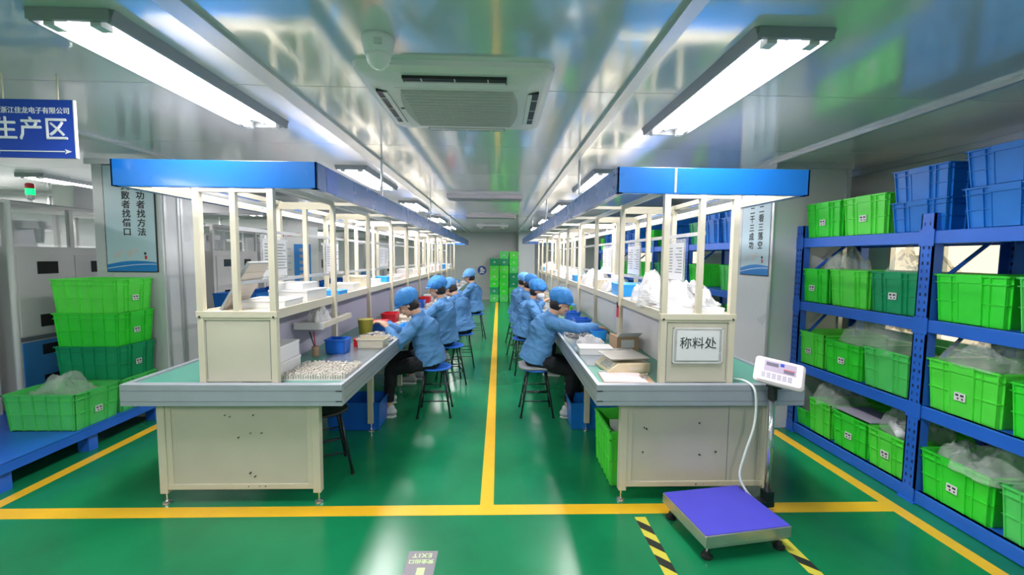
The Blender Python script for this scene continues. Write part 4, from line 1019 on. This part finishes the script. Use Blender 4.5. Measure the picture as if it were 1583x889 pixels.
tag(obj('pen', MB().tube([(.73, 3.02, .828), (.84, 3.00, .828)], .005, 8), 'white'), 'white pen lying between scale and clipboard', 'pen')
box_('white_tray', .83, 3.62, WZ, .28, .18, .06, 'white', 'long white foam block on the right bench behind the counting scale', 'tray', rz=-.05)
bin_('bead_tub', 1.02, 3.47, WZ, .0+.20, .17, .05, 'white', 'white tub of black screws under the post of the right bench', 'tub')
pile(1.02, 3.47, WZ+.02, .09, .07, .035, 'black', 'black screws heaped in the clear tub', 160, .009, 5)
bx_ = thing('label_carton', 'open pale carton with printed label under the right shelf', 'box', (1.13, 3.78, WZ), .1)
obj('body', B(-.10, .10, -.09, .09, 0, .13), 'card', bx_); obj('label', B(-.06, .06, -.092, -.09, .03, .1), 'paper', bx_)
obj('flap', MB().box(-.1, .1, -.001, .09, 0, .003, Matrix.Translation((0, -.09, .13)) @ Matrix.Rotation(2.6, 4, 'X')), 'paper', bx_)
bin_('parts_bin', 1.0, 4.25, WZ, .14, .14, .09, 'sky', 'bright blue bin beneath the reaching hand on the right bench', 'bin')
pile(.86, 4.45, WZ, .16, .2, .04, 'offw', 'loose white parts in front of the nearest right worker', 260, .011, 6)
bag((.86, 3.95, WZ), (.14, .1, .05), 'crumpled clear bag on the right bench edge by the nearest worker', 'filmw', 41)
rp = thing('hanging_tag', 'pink card and black pen hanging from the shelf post on the right', 'tag', (1.04, 3.68, 1.13))
obj('card', B(-.004, .0, -.03, .03, 0, .1), 'red', rp); obj('pen', MB().tube([(-.01, -.03, .09), (-.03, -.08, .14)], .006, 6), 'black', rp)
bag((1.28, 3.36, SH), (.20, .34, .13), 'large clear plastic bag full of sheets on the right shelf', 'filmw', 51)
bag((1.33, 3.0, SH+.036), (.19, .19, .08), 'crumpled white bag on the right shelf at the front end', 'filmw', 52)
tag(obj('sheet_stack', MB().box(-.2, .19, -.14, .14, 0, .02).box(-.17, .2, -.13, .12, .02, .035), 'paper', None, loc=(1.31, 2.92, SH)), 'stack of white sheets under the bags on the right shelf', 'sheets')
y = 3.95; k = 0
rl = {'white': 'white foam block on the far part of the right shelf', 'cream': 'cream box on the far part of the right shelf', 'sky': 'bright blue box on the far part of the right shelf', 'card': 'brown carton on the far part of the right shelf'}
while y < 12:
    if R_.random() < .5:
        l = R_.uniform(.15, .26); bag((1.27, y+l, SH), (R_.uniform(.12, .18), l, R_.uniform(.07, .12)), 'cloudy plastic bag of parts, %s item on the far part of the right shelf' % nth('rs'), 'filmw', 60+k, group='cloudy bags on the right shelf'); y += 2*l+.1
    else:
        c_ = R_.choice(['white', 'white', 'cream', 'card', 'sky']); d_ = R_.uniform(.2, .4)
        box_('storage_box', 1.27, y+d_/2, SH, R_.uniform(.18, .28), d_, R_.uniform(.05, .13), c_, rl[c_].replace(' on the far', ', %s item on the far' % nth('rs')), 'box', rl[c_].replace('block', 'blocks').replace('box', 'boxes').replace('carton', 'cartons'), R_.uniform(-.06, .06)); y += d_+.1
    k += 1
y = 5.0; k = 0
while y < 12:
    c_ = R_.choice(['blue', 'cream', 'white', 'sky', 'green']); nm = {'blue': 'blue', 'green': 'green', 'cream': 'cream', 'white': 'white', 'sky': 'bright blue'}[c_]
    bin_('parts_bin', .98, y, WZ, .17, .2, .10, c_, '%s bin, %s along the far part of the right bench' % (nm, nth('rb')), 'bin', '%s bins on the right bench' % nm)
    if k % 2 == 0: pile(.78, y+.1, WZ, .11, .2, .05, 'offw', 'heap of white parts, %s along the far part of the right bench' % nth('rh'), 120, .012, 80+k, 'heaps of parts on the right bench')
    y += R_.uniform(.45, .8); k += 1
# notices hanging on the middle rails
def notice(x, y0, y1, z0, z1, label, lines=True, side=1):
    t = thing('hanging_notice', label, 'notice', (x, (y0+y1)/2, z0))
    w_ = (y1-y0)/2; h_ = z1-z0
    obj('sleeve', B(-.003, .003, -w_, w_, 0, h_), 'sleeve', t); obj('sheet', B(-.0045, -.0035, -w_+.02, w_-.02, .02, h_-.03), 'paper', t); obj('sheet', B(.0035, .0045, -w_+.02, w_-.02, .02, h_-.03), 'paper', t)
    mb = MB(); R2 = random.Random(int(y0*100))
    for i in range(9):
        zz = h_-.07-i*(h_-.12)/9
        for j in range(2):
            a = -w_+.04+j*w_*.95; mb.box(-.0052, .0052, a, a+w_*R2.uniform(.3, .8), zz, zz+.006)
    o = obj('printed_lines', mb, 'aludk', t); o['kind'] = 'stuff'
    return t
for i, (y0, y1, z0, z1, lb) in enumerate(((3.05, 3.42, 1.47, 1.79, 'clear sleeve notice nearest on the middle rail of the left bench'), (4.15, 4.5, 1.47, 1.79, 'second clear sleeve notice on the middle rail of the left bench'), (6.0, 6.5, 1.47, 1.79, 'third clear sleeve notice far along the left middle rail'))):
    notice(-1.668, y0, y1, z0, z1, lb)
for i, (y0, y1, z0, z1, lb) in enumerate(((3.0, 3.35, 1.47, 1.79, 'clear sleeve notice nearest on the middle rail of the right bench'), (3.95, 4.35, 1.47, 1.79, 'second clear sleeve notice on the middle rail of the right bench'), (4.95, 5.4, 1.47, 1.79, 'third clear sleeve notice along the right middle rail'))):
    notice(1.318, y0, y1, z0, z1, lb)
# under the benches
def ucrate(x, y, rz, col, label, s=(1, 1, 1), lab=False): return crate((x, y, 0.0), rz, col, label, sc_=s, lab=lab)
ucrate(.99, 2.93, PI/2, 'green2', 'open lime crate under the front of the right bench', (.85, .95, 1.35))
tag(obj('grey_sheet', MB().box(-.13, .10, -.008, .008, 0, .42, Matrix.Rotation(-.25, 4, 'X')), 'seatgrey' if 'seatgrey' in M else 'wall', None, loc=(.97, 3.0, .03)), 'grey panel standing in the lime crate under the right bench', 'panel')
bin_('blue_tote', .92, 4.12, 0, .42, .30, .26, 'bcrate', 'blue tote under the right bench before the nearest worker', 'tote')
bin_('blue_tote', -1.36, 4.12, 0, .46, .32, .27, 'blue', 'dark blue tote under the left bench with white tags', 'tote')
for i, (x, z) in enumerate(((-1.5, .20), (-1.3, .20), (-1.5, .13), (-1.3, .13))): pass
bin_('blue_tote', 1.45, 3.6, 0, .4, .5, .3, 'bcrate', 'blue tote deep under the right bench', 'tote')

# ================= LEFT MACHINE AREA =================
def cabinet(x, y0, y1, label, beacon=False):
    L = y1-y0; t = thing('machine_cabinet', label, 'machine', (x, y0, 0))
    obj('body', B(-.75, 0, 0, L, .10, 1.70), 'mach', t, bevel=.004)
    for yy_ in (.06, L-.12):
        for xx in (-.1, -.7): obj('foot', B(xx, xx+.06, yy_, yy_+.06, 0, .10), 'black', t)
    n = 2; w_ = (L-.12)/n
    for i in range(n):
        a = .06+i*w_
        for (z0, z1, mm) in ((.86, 1.62, 'mach'), (.30, .80, 'machb')):
            d = obj('door', B(.0, .012, a+.005, a+w_-.005, z0, z1), mm, t, bevel=.002)
            for (c0, c1) in (((1.44, 1.56) if z0 > .5 else (.66, .76)), ((.93, 1.05) if z0 > .5 else (.36, .46))):
                obj('port', B(.010, .014, a+w_*.32, a+w_*.68, c0, c1), 'dark', d)
        obj('drawer_gap', B(0, .004, a, a+w_, .81, .85), 'aludk', t)
    # glass hood
    for yy_ in (0, L/2-.02, L-.04): obj('hood_post', B(-.04, 0, yy_, yy_+.04, 1.70, 2.08), 'mach', t); obj('hood_post', B(-.75, -.71, yy_, yy_+.04, 1.70, 2.08), 'mach', t)
    obj('hood_top', B(-.77, .02, -.02, L+.02, 2.08, 2.11), 'mach', t); obj('hood_edge', B(-.78, .03, -.03, L+.03, 2.105, 2.115), 'lampg', t)
    for yy_ in (.04, L/2+.02): obj('pane', B(-.012, -.006, yy_, yy_+L/2-.06, 1.72, 2.06), 'glass', t)
    obj('press_head', MB().box(-.55, -.35, L*.3, L*.5, 1.70, 1.98).box(-.50, -.15, L*.34, L*.46, 1.88, 1.96).lathe([(.03, 1.74), (.04, 1.88)], (-.2, L*.4, 0), 12), 'trim', t)
    if beacon:
        bt = obj('beacon', MB().lathe([(.012, 2.11), (.012, 2.16), (.03, 2.17), (.033, 2.21)], (-.2, .42, 0), 14), 'trim', t); obj('green_lens', MB().lathe([(.033, 2.21), (.034, 2.27)], (-.2, .42, 0), 14), 'ledg', bt); obj('red_lens', MB().lathe([(.034, 2.27), (.034, 2.315), (.02, 2.325)], (-.2, .42, 0), 14), 'red', bt)
    return t
cabinet(-4.42, 3.98, 5.18, 'white machine cabinet with green beacon behind the crate stack', True)
cabinet(-4.42, 2.62, 3.86, 'white machine cabinet at the left edge of the picture')
tag(obj('standpipe', MB().tube([(-4.30, 3.90, 0), (-4.30, 3.90, 2.1)], .022, 12), 'mach'), 'pale vertical pipe between the two machine cabinets', 'pipe')
for i, y in enumerate((5.5, 6.95, 8.4, 9.85)):
    cabinet(-4.55, y, y+1.25, 'white machine cabinet %s in the row beyond the left column' % ['first', 'second', 'third', 'fourth'][i])
bw = box_('control_box', -4.62, 4.85, 2.12, .22, .26, .24, 'white', 'white control box on top of the beacon machine', 'box', lid=False)
# low blue bins table outside left bench
tb = thing('side_table', 'long pale table with blue bins between left bench and machines', 'table', (-3.35, 7.4, 0))
obj('tabletop', B(-.35, .35, -2, 3, .86, .89), 'mach', tb)
for x in (-.3, .26):
    for y in (-1.95, .5, 2.9): obj('leg', B(x, x+.04, y, y+.04, 0, .86), 'mach', tb)
for k in range(7):
    bin_('blue_bin', -3.3+(.05 if k % 2 else -.04), 5.7+k*.62, .89, .5, .42, .26, 'blue' if k % 3 else 'bcrate', 'blue bin, %s from the front on the pale table by the machines' % nth('pt'), 'bin', 'blue bins on the pale table', .04*(k % 3))
# steel frames of far machines
fm = None
for i, (x, y) in enumerate(((-2.95, 11.2), (-3.7, 12.9), (-5.6, 13.4), (-6.8, 11), (-6.8, 8.5), (-6.8, 6.2))):
    if fm is None:
        fm = thing('test_frame', 'steel framed machine stand beyond the left bench', 'machine', (x, y, 0), 0, 'steel framed machines beyond the left bench')
        for dx in (-.4, .36):
            for dy in (-.5, .46): obj('post', B(dx, dx+.04, dy, dy+.04, 0, 2.0), 'trim', fm)
        for z in (.8, 1.96): obj('ring_frame', MB().box(-.4, .4, -.5, -.46, z, z+.04).box(-.4, .4, .46, .5, z, z+.04).box(-.4, -.36, -.5, .5, z, z+.04).box(.36, .4, -.5, .5, z, z+.04), 'trim', fm)
        obj('table', B(-.4, .4, -.5, .5, .84, .87), 'mach', fm); obj('cabinet', B(-.36, .36, -.46, .46, .1, .8), 'mach', fm); obj('monitor', B(.1, .13, -.2, .2, 1.25, 1.5), 'dark', fm); obj('column', MB().lathe([(.05, .87), (.05, 1.6)], (-.1, 0, 0), 12).box(-.2, .1, -.1, .1, 1.5, 1.7), 'trim', fm)
    else: dup(fm, (x, y, 0), 0, 'steel framed machine stand, %s beyond the left bench counting back' % nth('fm'))
# standing banner with red header
bn = thing('standing_banner', 'white and blue notice banner with red heading beyond the left bench', 'banner', (-2.95, 6.3, 0), .35)
obj('board', B(-.30, .30, -.01, .01, 1.1, 2.05), 'white', bn); obj('blue_strip', B(-.02, .20, -.013, -.01, 1.15, 1.80), 'poster_b', bn)
for x in (-.28, .27): obj('pole', B(x, x+.015, .011, .025, 0, 2.05), 'trim', bn)
obj('red_heading', MB().prism([(-.24, 1.9), (-.14, 1.9), (-.14, 1.97), (-.24, 1.97)], -.013, -.01, 'y').prism([(-.1, 1.91), (-.04, 1.91), (-.04, 1.96), (-.1, 1.96)], -.013, -.01, 'y').prism([(.0, 1.91), (.06, 1.91), (.06, 1.96), (.0, 1.96)], -.013, -.01, 'y'), 'red', bn)
lm = MB()
for i in range(6): lm.box(-.25, -.06, -.0125, -.01, 1.22+i*.1, 1.235+i*.1); lm.box(.05, .13, -.0145, -.012, 1.24+i*.09, 1.29+i*.09)
o = obj('illegible_marks', lm, 'lilac', bn); o['kind'] = 'stuff'
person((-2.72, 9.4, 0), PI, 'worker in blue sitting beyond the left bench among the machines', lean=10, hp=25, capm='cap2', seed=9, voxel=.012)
stool((-2.72, 9.4, 0), .2, 'blue-topped stool under the worker beyond the left bench')
# right side, seen through the bench frame
